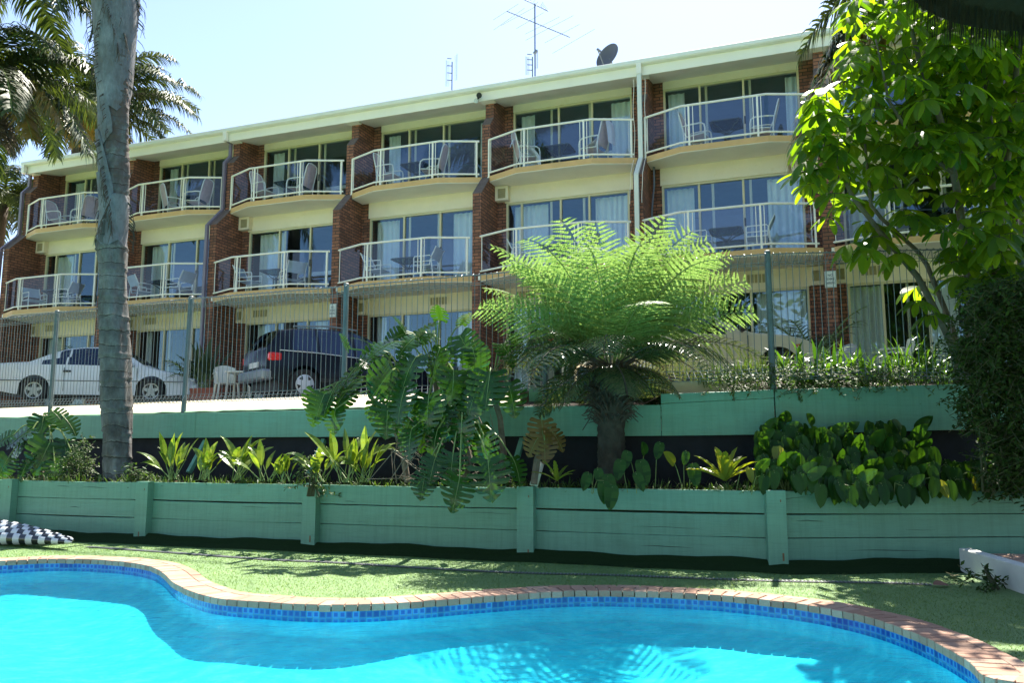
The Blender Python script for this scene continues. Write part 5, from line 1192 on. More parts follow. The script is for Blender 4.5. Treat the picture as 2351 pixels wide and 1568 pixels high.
# palm at the right edge whose skirt hangs over the corner
c = at(2400, -90, 12.9); base = V3(8.2, 13.1, 2.3); e = empty('palm_tree', base, 'shaggy palm at the right edge, one long frond hanging before the top right balcony', 'palm tree')
mb = MB(); P = [V3(base[0] + (c[0]-base[0])*t, 13.1 - .2*t, 2.3 + (c[2]-2.3)*t) for t in np.linspace(0, 1, 16)]; mb.tube(P, [.21 + .02*math.sin(i*2.5) for i in range(16)], 14); mb.build('trunk', M['palmtrunk'], e, base, smooth=True)
mb = MB(); r = random.Random(8)
for i in range(130):
    t = r.uniform(.45, 1); q = r.uniform(0, 6.28); k = P[0] + (P[-1]-P[0])*t; d = V3(math.cos(q), math.sin(q), 0); mb.tube([k + d*.2, k + d*.27 - V3(0,0,.1), k + d*.25 - V3(0,0,r.uniform(.2,.5))], [.007,.006,.003], 3)
mb.build('fibre', M['fibre'], e, base)
sp = [(-1.45, 0, 6.1, 2.4, 1), (-1.6, .0, 6.3, 2.55, 1), (-1.43, .1, 5.9, 2.6, 0), (-1.5, .30, 4.6, 2.3, 0), (-1.35, .12, 4.5, 2.3, 1), (-1.2, .45, 4.6, 2.1, 0), (-1.6, .0, 4.2, 2.0, 1), (-1.0, .35, 4.2, 2.1, 0), (-1.7, .2, 2.9, 1.5, 0), (-2.0, .1, 2.8, 1.2, 0), (-2.3, .0, 2.6, 1.1, 0), (-2.6, -.1, 2.5, 1.0, 0), (-1.85, -.1, 2.4, 1.0, 0), (-2.15, -.25, 2.1, .9, 0), (-1.6, -.15, 2.2, 1.0, 0), (-2.9, .0, 2.5, 1.0, 0), (-.5, .3, 2.8, 1.8, 0), (0, .4, 2.8, 1.8, 0), (.6, .4, 2.8, 1.8, 0), (1.2, .4, 2.8, 1.8, 0), (1.9, .4, 2.8, 1.8, 0), (2.6, .4, 2.8, 1.8, 0)]
crown(e, c, sp, PM, 600, base)
# ------------------------------------------------------------------ tree fern
FB = V3(*at(1402, 1085, 11.15)); tf = empty('tree_fern', FB, 'tree fern with bright arching fronds on a thick dark fibrous trunk', 'tree fern')
FC = V3(*at(1403, 838, 11.15))
mb = MB(); rows = []; r = random.Random(11)
for t in np.linspace(-.1, 1, 44):
    p = FB + (FC - FB)*t; rr_ = float(np.interp(t, [-.1, .1, .45, .75, .9, 1], [.185, .17, .175, .22, .27, .20]))
    rows.append([p + V3(math.cos(q), math.sin(q), 0)*(rr_ + .016*math.sin(q*7 + t*31) + r.uniform(-.012, .012)) for q in np.linspace(0, 2*math.pi, 29)[:-1]])
mb.grid(rows, 0, closed=True); mb.build('trunk', M['trunkferns'], tf, FB, smooth=True)
mb = MB()
for i in range(330):
    t = r.uniform(.35, 1.0)**.8; q = r.uniform(0, 6.28); p = FB + (FC - FB)*t; d = V3(math.cos(q), math.sin(q), 0); rr_ = float(np.interp(t, [0, .45, .75, .9, 1], [.17, .175, .22, .27, .20])); l = r.uniform(.10, .34)
    mb.tube([p + d*(rr_-.03), p + d*(rr_+l*.4) + V3(0,0,l*.35), p + d*(rr_+l*.8) + V3(0,0,l*r.uniform(-.2,.5))], [.014,.011,.006], 4)
mb.build('frond_stub', M['fibre'], tf, FB)
def fern_frond(mb, base, az, el, L, droop, phi=0.0, npin=25, pl=.36, seed=0, hang=.3):
    r = random.Random(seed); d = V3(math.sin(az)*math.cos(el), math.cos(az)*math.cos(el), math.sin(el)); s = V3(math.cos(az), -math.sin(az), 0); p = np.asarray(base, float); n = 20; pts = []; u0 = np.cross(s, d); u0 = u0 if u0[2] >= 0 else -u0; s = nrm(s*math.cos(phi) + u0*math.sin(phi))
    for i in range(n+1):
        pts.append((p.copy(), d.copy())); p = p + d*L/n; d = nrm(d - V3(0,0,1)*droop/n*(.15 + 1.7*(i/n)**1.3))
    mb.tube([q for q, _ in pts], [.012*(1-.85*i/n) + .002 for i in range(n+1)], 4, 1)
    for k in range(npin):
        t = .13 + .86*(k + .5)/npin; i = min(n-1, int(t*n)); f = t*n - i; q = pts[i][0]*(1-f) + pts[i+1][0]*f; dd = pts[i][1]; up = np.cross(s, dd); up = up if up[2] >= 0 else -up
        l = pl*(math.sin(math.pi*(.12 + .84*t**.8))**.8 + .04)*r.uniform(.9, 1.08)
        for sg in (-1, 1):
            e = nrm(s*sg + dd*r.uniform(.35, .55) - up*.10); c = q.copy(); m_ = max(5, int(l/.027)); ps = []
            for j in range(m_+1):
                ps.append((c.copy(), e.copy())); c = c + e*l/m_; e = nrm(e + dd*.02 - V3(0,0,1)*hang*2/m_*(j/m_))
            for j in range(1, m_+1):
                u = j/m_; w = .030*(1-u)**.55*(.6 + .4*min(1, u*6)) * (l/pl*.35 + .65) + .003; c, e = ps[j]; side = nrm(np.cross(e, up)); h = l/m_*.82
                for sd in (-1, 1):
                    tipd = nrm(side*sd + e*.45 - V3(0,0,1)*r.uniform(0, .45)); a = c - e*h*.5; b = c + e*h*.5
                    mb.quad(a, b, b + tipd*w*.8 + e*h*.1, a + tipd*w)
fr = []
for i in range(11): fr.append((i*2*math.pi/11 + r.uniform(-.25,.25), r.uniform(1.10, 1.34), r.uniform(1.85, 2.3), r.uniform(1.5, 2.2), 0))
for i in range(11): fr.append((i*2*math.pi/11 + r.uniform(-.2,.2), r.uniform(.88, 1.12), r.uniform(2.0, 2.45), r.uniform(1.3, 2.0), 0))
for i in range(4): fr.append((i*2*math.pi/4 + r.uniform(-.2,.2), r.uniform(.6, .8), r.uniform(1.6, 2.0), r.uniform(1.0, 1.5), 0))
for az, el, L in ((-1.5,1.0,2.35), (-1.35,.80,2.1), (-1.7,.62,1.95), (1.5,.95,2.3), (1.65,.78,2.15), (1.4,1.08,2.3), (1.75,.58,2.0)): fr.append((az, el, L, 1.0, 0))
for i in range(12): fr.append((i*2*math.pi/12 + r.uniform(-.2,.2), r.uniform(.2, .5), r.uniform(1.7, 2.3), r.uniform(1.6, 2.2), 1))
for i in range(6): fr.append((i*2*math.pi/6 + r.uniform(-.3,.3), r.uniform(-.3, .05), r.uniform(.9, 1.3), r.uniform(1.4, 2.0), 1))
for i, (az, el, L, dr_, mi) in enumerate(fr):
    mb = MB(); fern_frond(mb, FC + V3(math.sin(az), math.cos(az), 0)*.10, az, el, L, dr_, phi=(r.uniform(-.35, .35) + (r.uniform(.45, 1.0)*math.sin(az) if abs(math.sin(az)) > .35 else 0))*(1 if mi == 0 else .5), seed=900 + i, hang=.45 if mi == 0 else .8, pl=.50 if mi == 0 else .44)
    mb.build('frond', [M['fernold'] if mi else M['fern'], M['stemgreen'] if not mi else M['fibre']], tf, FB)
# ------------------------------------------------------------------ swiss cheese plants
def monstera_leaf(mb, base, tip, nor, S, droop=.35, m=0, lobes=7, seed=0):
    r = random.Random(seed); x, y, z = frame_of(tip, nor); base = np.asarray(base, float)
    def P(a, b):                                        # a across, b along (0..1) in leaf units
        bend = -droop*(b*b)*.55 - .10*abs(a)**1.5 + .06*abs(a)
        q = base + x*a*S + y*b*S*(1 - .12*droop*b) + z*bend*S*.6
        q = q + V3(0, 0, -1)*droop*.25*S*max(0, b)**2
        return q
    n = lobes; ow = lambda q: .55*math.sin(math.pi*min(1, (.10 + .90*q)**.80))**.75 if q < .999 else .012
    for sg in (-1, 1):
        B = [.95*j/n for j in range(n+1)]; T = [-.17 + 1.14*(j/n)**.92 for j in range(n+1)]; Q = [ow(j/n) for j in range(n+1)]
        for j in range(n):
            rows = []; cut = r.uniform(.22, .48); g = r.uniform(.11, .20) if r.random() > .12 else 0.0
            for t in (0, .15, .3, .45, .6, .75, .9, .97, 1.0):
                k = g if t > cut else 0.0
                if t > .9: k = max(k, .03) + (t - .9)*1.1
                pts = []
                for u in (k, .5, 1 - k):
                    bb_ = B[j] + (B[j+1]-B[j])*u; tt = T[j] + (T[j+1]-T[j])*u; qq = Q[j] + (Q[j+1]-Q[j])*u
                    pts.append(P(sg*qq*t*(1 + (.04 if u == .5 else 0)*t), bb_ + (tt-bb_)*t**1.25) + z*S*(.012*math.sin(math.pi*u)*t))
                rows.append(pts)
            mb.grid(rows, m)
    mb.tube([P(0, b) + z*.004 for b in np.linspace(-.02, .95, 6)], [.007*(1-.8*k/5)*S/.5 for k in range(6)], 4, 1)
def monstera(label, root, leaves, seed, stems, group='swiss cheese plants in the garden bed', mi=None, name='monstera_plant'):
    e = empty(name, root, label, 'plant', group); r = random.Random(seed); ms = MB()
    for st_ in stems: ms.tube(st_, [.045 - .012*i/len(st_) + .006*(i % 2) for i in range(len(st_))], 7)
    for i, lf in enumerate(leaves):
        (px, py, Y, S, ang), rest = lf[:5], lf[5:]
        mat_ = rest[0] if rest else (mi or 'monstera'); mb = MB()
        base = at(px, py, Y); tip = V3(math.cos(ang), r.uniform(-.6, -.15), math.sin(ang)); 
        nor = nrm(V3(r.uniform(-.6, .6), -r.uniform(.15, .8), r.uniform(.3, 1.1))) if i % 3 else nrm(V3(r.uniform(-.15, .25), -r.uniform(.2, .4), 1)); monstera_leaf(mb, base, tip, nor, S*.84, droop=r.uniform(.35, .8), seed=seed + i, lobes=r.choice((6, 7, 7)))
        o_l = mb.build('leaf', [M[mat_], M['stemgreen']], e, root); bm = bmesh.new(); bm.from_mesh(o_l.data); bmesh.ops.remove_doubles(bm, verts=bm.verts, dist=2e-4); bm.to_mesh(o_l.data); bm.free()
        o_ = min(stems, key=lambda s_: np.linalg.norm(s_[-1] - base))[-1]
        mid_ = (o_ + base)/2 + V3(0, .05, .12 + .1*np.linalg.norm(base - o_)); ms.tube([o_, (o_ + mid_)/2 + V3(0,.03,.05), mid_, (mid_ + base)/2 + V3(0,0,.05), base], .011, 5, 1)
    ms.build('stem', [M['brownroot'], M['stemgreen']], e, root); return e
D_ = lambda a: R(a)
r1 = V3(*at(935, 1108, 11.4)); r2 = V3(*at(1150, 1108, 11.0))
st1 = [r1, at(925, 1040, 11.5), at(905, 980, 11.5), at(930, 920, 11.5)]; st2 = [r1 + V3(.3,0,0), at(1000, 1020, 11.4), at(1010, 950, 11.4), at(1000, 880, 11.5)]; st3 = [r2, at(1155, 1040, 11.2), at(1148, 960, 11.2), at(1130, 900, 11.2)]
L1 = [(1000,742,11.5,.56,D_(200)), (955,775,11.4,.50,D_(215)), (905,785,11.3,.52,D_(205)), (860,815,11.3,.55,D_(215)), (815,845,11.2,.58,D_(235)), (775,880,11.1,.60,D_(245)), (745,905,11.1,.46,D_(255)), (1055,770,11.5,.52,D_(300)), (1010,800,11.2,.60,D_(250)), (955,820,11.0,.62,D_(240)), (900,850,11.0,.60,D_(235)), (1085,800,11.4,.52,D_(285)), (850,790,11.5,.40,D_(150)), (800,800,11.5,.36,D_(110)), (930,760,11.7,.40,D_(120)), (1010,735,11.7,.36,D_(95)), (1060,745,11.8,.34,D_(60)), (770,940,11.0,.40,D_(265)), (735,930,11.1,.36,D_(250)), (985,905,10.9,.62,D_(265)), (930,890,10.9,.60,D_(255)), (890,930,11.0,.55,D_(270)), (1040,850,11.0,.58,D_(275))]
L1 += [(px + r.uniform(-32, 32), py + r.uniform(-22, 30), Y + .35, S*r.uniform(.75, 1), a + r.uniform(-.4, .4)) for px, py, Y, S, a in L1[:12] + L1[19:]]
monstera('big swiss cheese plant with glossy split leaves left of the tree fern', r1, L1, 1200, [st1, st2])
L2 = [(1125,855,10.9,.66,D_(262)), (1165,880,11.0,.55,D_(290)), (1090,905,10.9,.50,D_(250)), (1150,790,11.2,.46,D_(310)), (1020,925,11.0,.46,D_(262)), (1060,965,10.8,.50,D_(268)), (1005,985,10.9,.48,D_(255)), (945,985,10.9,.50,D_(262)), (1110,1000,10.7,.52,D_(275)), (1040,1040,10.7,.46,D_(265)), (1120,1055,10.45,.62,D_(275)), (1055,1095,10.4,.52,D_(262)), (1000,1050,10.7,.42,D_(255)), (1175,1050,10.6,.46,D_(300)), (975,1090,10.7,.40,D_(262))]
L2 += [(px + r.uniform(-32, 32), py + r.uniform(-25, 15), Y + .3, S*r.uniform(.75, 1), a + r.uniform(-.4, .4)) for px, py, Y, S, a in L2[:9]]
monstera('dark low swiss cheese plant with leaves hanging over the timber wall', r2, L2, 1300, [st3, [r2 - V3(.5,0,0), at(1080, 1060, 10.9), at(1060, 980, 11.0)]])
rb_ = V3(*at(1225, 1112, 10.75)); monstera('wilting yellow brown swiss cheese leaf on a leaning stem', rb_, [(1243,965,10.8,.44,D_(275),'monsterabrown'), (1262,985,10.8,.42,D_(310),'monsterabrown'), (1238,1000,10.75,.40,D_(235),'monsterabrown'), (1250,1010,10.7,.38,D_(268),'monsterabrown')], 1400, [[rb_, at(1232, 1060, 10.8), at(1245, 1010, 10.85)]])
r3 = V3(*at(95, 1105, 14.2)); monstera('swiss cheese plant at the left edge in front of the upper wall', r3, [(100,955,14.3,.52,D_(280)), (120,945,14.3,.46,D_(330)), (150,962,14.3,.44,D_(320)), (75,985,14.1,.62,D_(215)), (115,1015,14.0,.70,D_(258)), (55,1010,14.0,.50,D_(240)), (150,1010,14.2,.48,D_(290)), (30,1000,14.0,.44,D_(200)), (70,1050,13.9,.5,D_(255)), (125,1060,13.9,.46,D_(280)), (20,1050,13.9,.46,D_(250)), (165,1040,14.1,.4,D_(310))], 1500, [[r3, at(95, 1050, 14.3), at(100, 990, 14.4)]])
mb = MB()  # bare roots and pale leaning pipe in the bed
rt = V3(*at(960, 1112, 11.2)); e = empty('root_tangle', rt, 'tangle of bare brown aerial roots under the big swiss cheese plant', 'roots'); r = random.Random(21)
for i in range(34):
    a = at(r.uniform(880, 1160), r.uniform(930, 1060), r.uniform(11.0, 11.5)); b = at(r.uniform(840, 1190), r.uniform(1095, 1112), r.uniform(10.8, 11.3)); mb.tube([a, (a+b)/2 + V3(r.uniform(-.2,.2), -.08, r.uniform(-.15,.1)), b], .007, 4)
mb.build('root', M['brownroot'], e, rt)
a, b = at(1225, 1115, 10.85), at(1240, 1062, 10.95); e = empty('garden_pipe', a, 'short pale pipe leaning out of the bed beside the wilting leaf', 'pipe'); mb = MB(); mb.tube([a, b], .055, 10); mb.build('pipe', M['whitepipe'], e, a, smooth=True)
# ------------------------------------------------------------------ small plants of the lower bed
def clump(px, py, Y, n, L, w, seed, m, label, name='cast_iron_plant', group='lance leaved plants in the lower bed', el=(.7, 1.45), droop=.7):
    r = random.Random(seed); b = V3(*at(px, py, Y)); b[2] = max(.84, min(b[2], .95)); e = empty(name, b, label, 'plant', group); mb = MB(); ms = MB()
    for i in range(n):
        az = r.uniform(0, 6.28); q = r.uniform(*el); d = V3(math.cos(az)*math.cos(q), math.sin(az)*math.cos(q)*.7, math.sin(q)); l = L*r.uniform(.65, 1.15); b0 = b + V3(r.uniform(-.08,.08), r.uniform(-.08,.08), 0); h = b0 + d*l*r.uniform(.35, .6)
        ms.tube([b0, h], .006, 4); blade(mb, h, d + V3(r.uniform(-.2,.2), -.1, 0), V3(-d[0], -d[1]-.4, .6), l*.75, w*r.uniform(.8, 1.25), droop=droop*r.uniform(.5, 1.6), fold=.3, n=7, shape=lambda t: math.sin(math.pi*(t*.96+.02))**.9*(1.15 - .35*t), twist=r.uniform(-.5, .5))
    for g_ in (islands(mb) if n < 20 else [mb]): g_.build('leaf', M[m], e, b, smooth=True)
    ms.build('stem', M['stemgreen'], e, b); return e
for i, (px, py, Y, n, L, what) in enumerate([(395,1090,12.9,11,.50,'right beside the palm trunk base'), (470,1092,12.7,12,.42,'second clump right of the palm trunk'), (545,1094,12.5,13,.52,'under the upper wall, third clump right of the palm trunk'), (612,1098,12.2,9,.45,'fourth clump right of the palm trunk'), (655,1102,12.0,7,.30,'lowest small clump midway along the bed'), (735,1098,11.8,11,.42,'clump with pale bent leaves at the raking strut'), (795,1096,11.7,12,.60,'tall sunlit clump left of the swiss cheese plant'), (838,1100,11.7,10,.50,'clump drooping over the wall edge')]):
    clump(px, py, Y, int(n*1.4), L*1.12, .115, 1600+i, 'cast', 'lance leaved yellow green plant, ' + what)
def shrub(name, label, PX, Y, n, s, m, seed, depth=.3, group=None, branch=True):
    r = random.Random(seed); cx = sum(p[0] for p in PX)/len(PX); pyb = max(p[1] for p in PX); b = V3(*at(cx, pyb, Y)); e = empty(name, b, label, 'shrub', group); mb = MB(); mbr = MB()
    def inside(x, y):
        c = False; j = len(PX)-1
        for i in range(len(PX)):
            xi, yi = PX[i]; xj, yj = PX[j]
            if (yi > y) != (yj > y) and x < (xj-xi)*(y-yi)/(yj-yi) + xi: c = not c
            j = i
        return c
    x0, x1, y0, y1 = min(p[0] for p in PX), max(p[0] for p in PX), min(p[1] for p in PX), max(p[1] for p in PX); k = 0; tips = []
    while len(tips) < n//9:
        x, y = r.uniform(x0, x1), r.uniform(y0, y1)
        if inside(x, y): tips.append(at(x, y, Y + r.uniform(-depth, depth)))
    for t in tips:
        d = nrm(V3(r.uniform(-1,1), r.uniform(-1,.6), r.uniform(-.5,1))); L = s*r.uniform(3, 6)
        mbr.tube([t - d*L, t], .004, 3)
        for j in range(9):
            c = t - d*L*r.uniform(0, 1) + V3(*[r.uniform(-1,1)*s*.5 for _ in range(3)]); dd = nrm(V3(r.uniform(-1,1), r.uniform(-1,1), r.uniform(-.7,.9))); blade(mb, c, dd, V3(r.uniform(-.4,.4), -.5, .8), s*r.uniform(.8,1.5), s*r.uniform(.45,.7), droop=.3, n=2)
    for q in range(7):
        t = r.choice(tips); mbr.tube([b + V3(r.uniform(-.1,.1), 0, 0), (b+t)/2 + V3(0,.05,.1), t], [.016, .01, .005], 5)
    mb.build('leaf', M[m], e, b); mbr.build('branch', M['stalkdark'], e, b); return e
shrub('small_shrub', 'small bush of tiny shiny leaves between swiss cheese plant and palm trunk', [(150,1105),(140,1060),(165,1030),(195,1000),(208,1040),(205,1105)], 13.9, 900, .045, 'shrublight', 1700, .15)
shrub('creeping_plant', 'little pale leaved creeper spilling over the wall at the second post', [(680,1118),(690,1050),(712,1040),(745,1090),(760,1140),(730,1125)], 11.75, 260, .045, 'shrublight', 1701, .08)
shrub('creeping_plant', 'low pale creeper at the foot of the palm trunk', [(282,1100),(300,1060),(345,1070),(360,1100),(330,1115)], 13.2, 240, .06, 'shrublight', 1702, .1)
shrub('dense_shrub', 'dark dense shrub of fine leaves filling the right hand corner', [(2200,900),(2215,860),(2185,800),(2230,740),(2215,690),(2270,650),(2300,640),(2420,640),(2420,1130),(2290,1130),(2260,1080),(2280,1020),(2225,960),(2200,935)], 9.7, 15000, .06, 'shrub', 1703, .45)
def nest(px, py, Y, n, L, w, seed, label, ruffle=.02):
    r = random.Random(seed); b = V3(*at(px, py, Y)); e = empty('birds_nest_fern', b, label, 'fern', "bird's nest ferns in the lower bed"); mb = MB()
    for i in range(n):
        az = 2*math.pi*i/n + r.uniform(-.2,.2); el = r.uniform(.5, 1.25); d = V3(math.cos(az)*math.cos(el), math.sin(az)*math.cos(el), math.sin(el)); blade(mb, b, d, V3(-d[0], -d[1], .8), L*r.uniform(.75,1.1), w, droop=.45, fold=.5, n=12, shape=lambda t: (math.sin(math.pi*(t*.9+.1))**.6)*(1 + .12*math.sin(t*40)))
    mb.build('frond', M['nest'], e, b)
nest(1664, 1105, 10.15, 14, .52, .10, 1800, 'bright yellow green fern with upright crinkled fronds right of the tree fern')
nest(1278, 1105, 10.6, 7, .34, .06, 1801, 'small sunlit fern with two long fronds left of the tree fern trunk')
def heart(mb, base, d, S, r):
    tip = nrm(d); blade(mb, base - tip*S*.12, tip, V3(r.uniform(-.25,.25), -.85, .45), S*1.12, S*.62, droop=.25, fold=.22, n=8, shape=lambda t: (.75 if t == 0 else 1)*(math.sin(math.pi*min(1, t*.78 + .22))**.65) if t < .985 else .02)
def arum(label, spots, seed, root, m='arum'):
    r = random.Random(seed); e = empty('arum_plant', root, label, 'plant', 'heart leaved plants in the lower bed'); mb, ms, my = MB(), MB(), MB()
    for px, py, Y, S, yellow in spots:
        b = at(px, py, Y); d = V3(r.uniform(-.45,.45), -.30, -1) if r.random() < .8 else V3(r.uniform(-.6,.6), -.4, .5)
        heart(my if yellow else mb, b, d, S*r.uniform(.85,1.2), r); g = V3(b[0] + r.uniform(-.15,.15), b[1] + .12, .86); ms.tube([g, (g+b)/2 + V3(0,.08,.1), b + V3(0,.02,.03), b], .006, 4)
    for g_ in (islands(mb) if len(spots) < 13 else [mb]): g_.build('leaf', M[m], e, root, smooth=True)
    if my.v: my.build('yellow_leaf', M['nest'], e, root)
    ms.build('stem', M['stemgreen'], e, root)
r = random.Random(31)
def spots(poly_x, ytop, ybot, n, Y0, Y1, S, yel=.03):
    o = []
    for i in range(n):
        x = r.uniform(*poly_x); t = r.random(); y0, y1 = ytop(x), ybot(x); o.append((x, y0 + (y1-y0)*t, Y0 + (Y1-Y0)*t + r.uniform(-.1,.1), S, r.random() < yel))
    return o
arum('leafy mass of heart shaped leaves at the post right of the crinkled fern', spots((1740,1885), lambda x: 955 + abs(x-1830)*.3, lambda x: 1098, 110, 10.9, 9.95, .215), 1900, V3(*at(1810,1105,10.1)))
arum('largest mass of dark heart shaped leaves hanging over the wall on the right', spots((1880,2115), lambda x: 960 + abs(x-2000)*.2, lambda x: 1122, 200, 10.85, 9.85, .22, .03), 1901, V3(*at(2000,1108,10.1)))
arum('thin row of heart shaped leaves along the wall at the far right', spots((2115,2345), lambda x: 1010 if x < 2160 else 1060, lambda x: 1112, 55, 10.4, 9.9, .20, .08), 1902, V3(*at(2230,1108,10.1)))
arum('few sunlit heart shaped leaves at the foot of the tree fern', [(1440,1040,10.5,.24,0),(1470,1062,10.4,.26,0),(1425,1060,10.4,.26,0),(1480,1040,10.5,.22,0),(1350,1090,10.25,.2,0),(1372,1080,10.2,.2,0),(1395,1095,10.1,.28,0),(1405,1120,9.95,.26,0),(1385,1110,10.0,.24,0),(1460,1090,10.2,.2,0)], 1903, V3(*at(1410,1108,10.3)))
arum('few thin arum leaves standing alone between tree fern and crinkled fern', [(1515,1020,10.6,.2,0),(1545,1062,10.4,.2,1),(1590,1070,10.35,.26,0),(1575,1040,10.5,.2,0)], 1904, V3(*at(1540,1108,10.3)))
arum('small yellowing arum beside the post right of the crinkled fern', [(1718,1078,10.1,.2,1),(1742,1080,10.1,.2,0),(1750,1095,10.05,.2,0)], 1905, V3(*at(1730,1108,10.1)))
# ------------------------------------------------------------------ planting behind the fence on the right
def grasses(px, py, Y, n, L, w, seed, label, m='lily', spread=.3, name='strap_leaf_plant'):
    r = random.Random(seed); b = V3(*at(px, py, Y)); e = empty(name, b, label, 'plant', 'strap leaved plants behind the wire fence'); mb = MB()
    for i in range(n):
        az = r.uniform(0, 6.28); strap(mb, b + V3(r.uniform(-spread,spread), r.uniform(-.2,.2), r.uniform(-.05,.05)), az, r.uniform(.6, 1.45), L*r.uniform(.6,1.15), w*r.uniform(.7,1.2), r.uniform(1.0, 2.4))
    mb.build('leaf', M[m], e, b); return e
grasses(1690, 885, 11.75, 170, .42, .016, 2000, 'fine grassy clump behind the fence left of the right hand post', 'shrublight', .55)
grasses(1745, 870, 11.9, 120, .45, .016, 2007, 'taller grassy clump against the right hand fence post', 'shrublight', .35)
grasses(1850, 885, 11.7, 60, .72, .055, 2001, 'broad strap leaved clump just right of the fence post')
grasses(1935, 885, 11.7, 60, .66, .05, 2002, 'strap leaved clump, second right of the fence post')
grasses(2010, 885, 11.6, 45, .55, .045, 2003, 'shorter strap leaved clump in shade, third right of the fence post')
grasses(2090, 875, 11.6, 110, .75, .022, 2004, 'arching narrow leaved clump below the umbrella tree')
grasses(2150, 880, 11.6, 60, .6, .022, 2005, 'narrow leaved clump at the foot of the umbrella tree')
shrub('ground_cover', 'low small leaved cover spilling over the upper wall right of the post', [(1630,895),(1660,850),(1760,850),(1800,840),(1880,845),(2000,850),(2150,850),(2180,890),(1900,898),(1855,912),(1820,900)], 11.2, 2600, .045, 'shrublight', 2006, .3)
def pot_palm(px, py, Y, zb, seed, label, n=9, L=1.1):
    b = V3(*at(px, py, Y)); b[2] = zb; e = empty('potted_palm', b, label, 'potted palm', 'small palms by the ground floor doors'); r = random.Random(seed); mb = MB()
    for i in range(n): palm_frond(mb, b + V3(0, 0, .35), 2*math.pi*i/n + r.uniform(-.3,.3), r.uniform(.7, 1.3), L*r.uniform(.8,1.15), r.uniform(1.0, 1.7), nl=16, ll=.30, lw=.022, hang=.25, seed=seed+i)
    mb.build('frond', [M['palm'], M['stemgreen']], e, b); m = MB(); m.tube([b, b + V3(0,0,.36), b + V3(0,0,.40)], [.13,.17,.18], 12); m.build('pot', M['terracotta'], e, b)
pot_palm(1870, 800, 16.6, 2.70, 2100, 'small dark palm before the brick pier with the parking sign', 10, 1.5)
pot_palm(213, 830, 22.0, 2.66, 2110, 'tall potted palm by the second ground floor door, behind the white sedan', 9, 1.7)
pot_palm(445, 860, 20.9, 2.66, 2120, 'potted palm left of the trough by the purple downpipe', 8, 1.1)
clump(470, 868, 20.6, 26, 1.0, .10, 2130, 'palm', 'tall bushy plant filling the terracotta trough', 'trough_plant', None, (.9, 1.5), .3)
for o in bpy.data.objects:
    if o.get('label') == 'tall bushy plant filling the terracotta trough': o.location = (TR[0], TR[1], TR[2] + .28)
# ------------------------------------------------------------------ umbrella tree
UB = V3(*at(2195, 860, 11.3)); UB[2] = 2.25; ut = empty('umbrella_tree', UB, 'large umbrella tree with drooping glossy leaflets and thin leaning trunks on the right', 'tree')
def limb(pts, r0, r1): 
    m = MB(); P = [np.asarray(p) for p in pts]; t = np.linspace(0, len(P)-1, 18); L = [np.array([np.interp(q, range(len(P)), [p[j] for p in P]) for j in range(3)]) for q in t]; m.tube(L, list(np.linspace(r0, r1, 18)), 8); m.build('trunk', M['branch'], ut, UB, smooth=True)
limb([UB, at(2190,800,11.2), at(2110,640,11.0), at(2030,545,10.8), at(1955,450,10.6), at(1925,380,10.5)], .055, .022)
limb([UB + V3(.1,0,0), at(2185,750,11.3), at(2120,590,11.3), at(2000,480,11.0), at(1985,330,10.8)], .045, .018)
limb([UB + V3(.2,.1,0), at(2230,700,11.4), at(2215,560,11.2), at(2190,400,10.9), at(2155,260,10.7), at(2110,140,10.6), at(2080,20,10.5)], .07, .025)
limb([UB + V3(.3,.2,0), at(2270,640,11.6), at(2280,420,11.5), at(2265,200,11.3), at(2240,0,11.2)], .075, .03)
limb([UB + V3(.4,.0,0), at(2290,560,11.0), at(2310,380,10.8), at(2330,200,10.6), at(2340,20,10.5)], .06, .03)
limb([at(2190,400,10.9), at(2100,330,10.6), at(2040,230,10.4), at(2010,90,10.3)], .03, .012)
r = random.Random(41); mb, ms = MB(), MB()
def whorl(c, n, L, r, mb, ms, tiltv):
    ax = nrm(tiltv); a = nrm(np.cross(ax, V3(.3, 1, .1))); b = np.cross(ax, a); ms.tube([c - ax*.16, c - ax*.07, c], [.007,.006,.005], 4)
    for i in range(n):
        q = 2*math.pi*i/n + r.uniform(-.15,.15); d = a*math.cos(q) + b*math.sin(q); st_ = c + d*.05; tip = nrm(d*.75 + ax*.15 - V3(0,0,1)*r.uniform(.35,1.0)); l = L*r.uniform(.75,1.15)
        ms.tube([c, st_ + tip*.03], .004, 3); blade(mb, st_ + tip*.03, tip, ax*.6 + V3(0,-.25,.3) + d*.5, l, l*r.uniform(.36,.46), droop=r.uniform(.2,.7), fold=r.uniform(.05,.35), n=6, shape=lambda t: math.sin(math.pi*(t*.90 + .07))**.55)
def env(y):   # left edge of the crown as a function of the picture row
    return float(np.interp(y, [-60, 0, 60, 120, 170, 215, 260, 330, 400, 450, 500, 560, 620, 700], [1950, 1935, 1935, 1930, 1930, 1860, 1835, 1835, 1835, 1835, 1870, 1985, 2080, 2110]))
spots_ = []
tries = 0
while len(spots_) < 390 and tries < 60000:
    tries += 1; y = r.uniform(-60, 690); x = r.uniform(env(y) + 12, 2400)
    if x < env(y) + 190 and r.random() < .35: continue
    if y > 360 and x < 2230 and r.random() < .6: continue
    if y > 520 and x < 2120 + (y-560)*.35 + 40 and r.random() < .75: continue
    if y > 600 and r.random() < .45: continue
    if 420 < y < 560 and x < 2200 and r.random() < .45: continue
    Y = r.uniform(9.9, 12.0)
    if any((x-a)**2 + (y-b)**2 < 22**2 and abs(Y-c) < .6 for a, b, c in spots_): continue
    spots_.append((x, y, Y))
for i in range(110):
    spots_.append((r.uniform(2090, 2420), r.uniform(-40, 430), r.uniform(11.4, 13)))
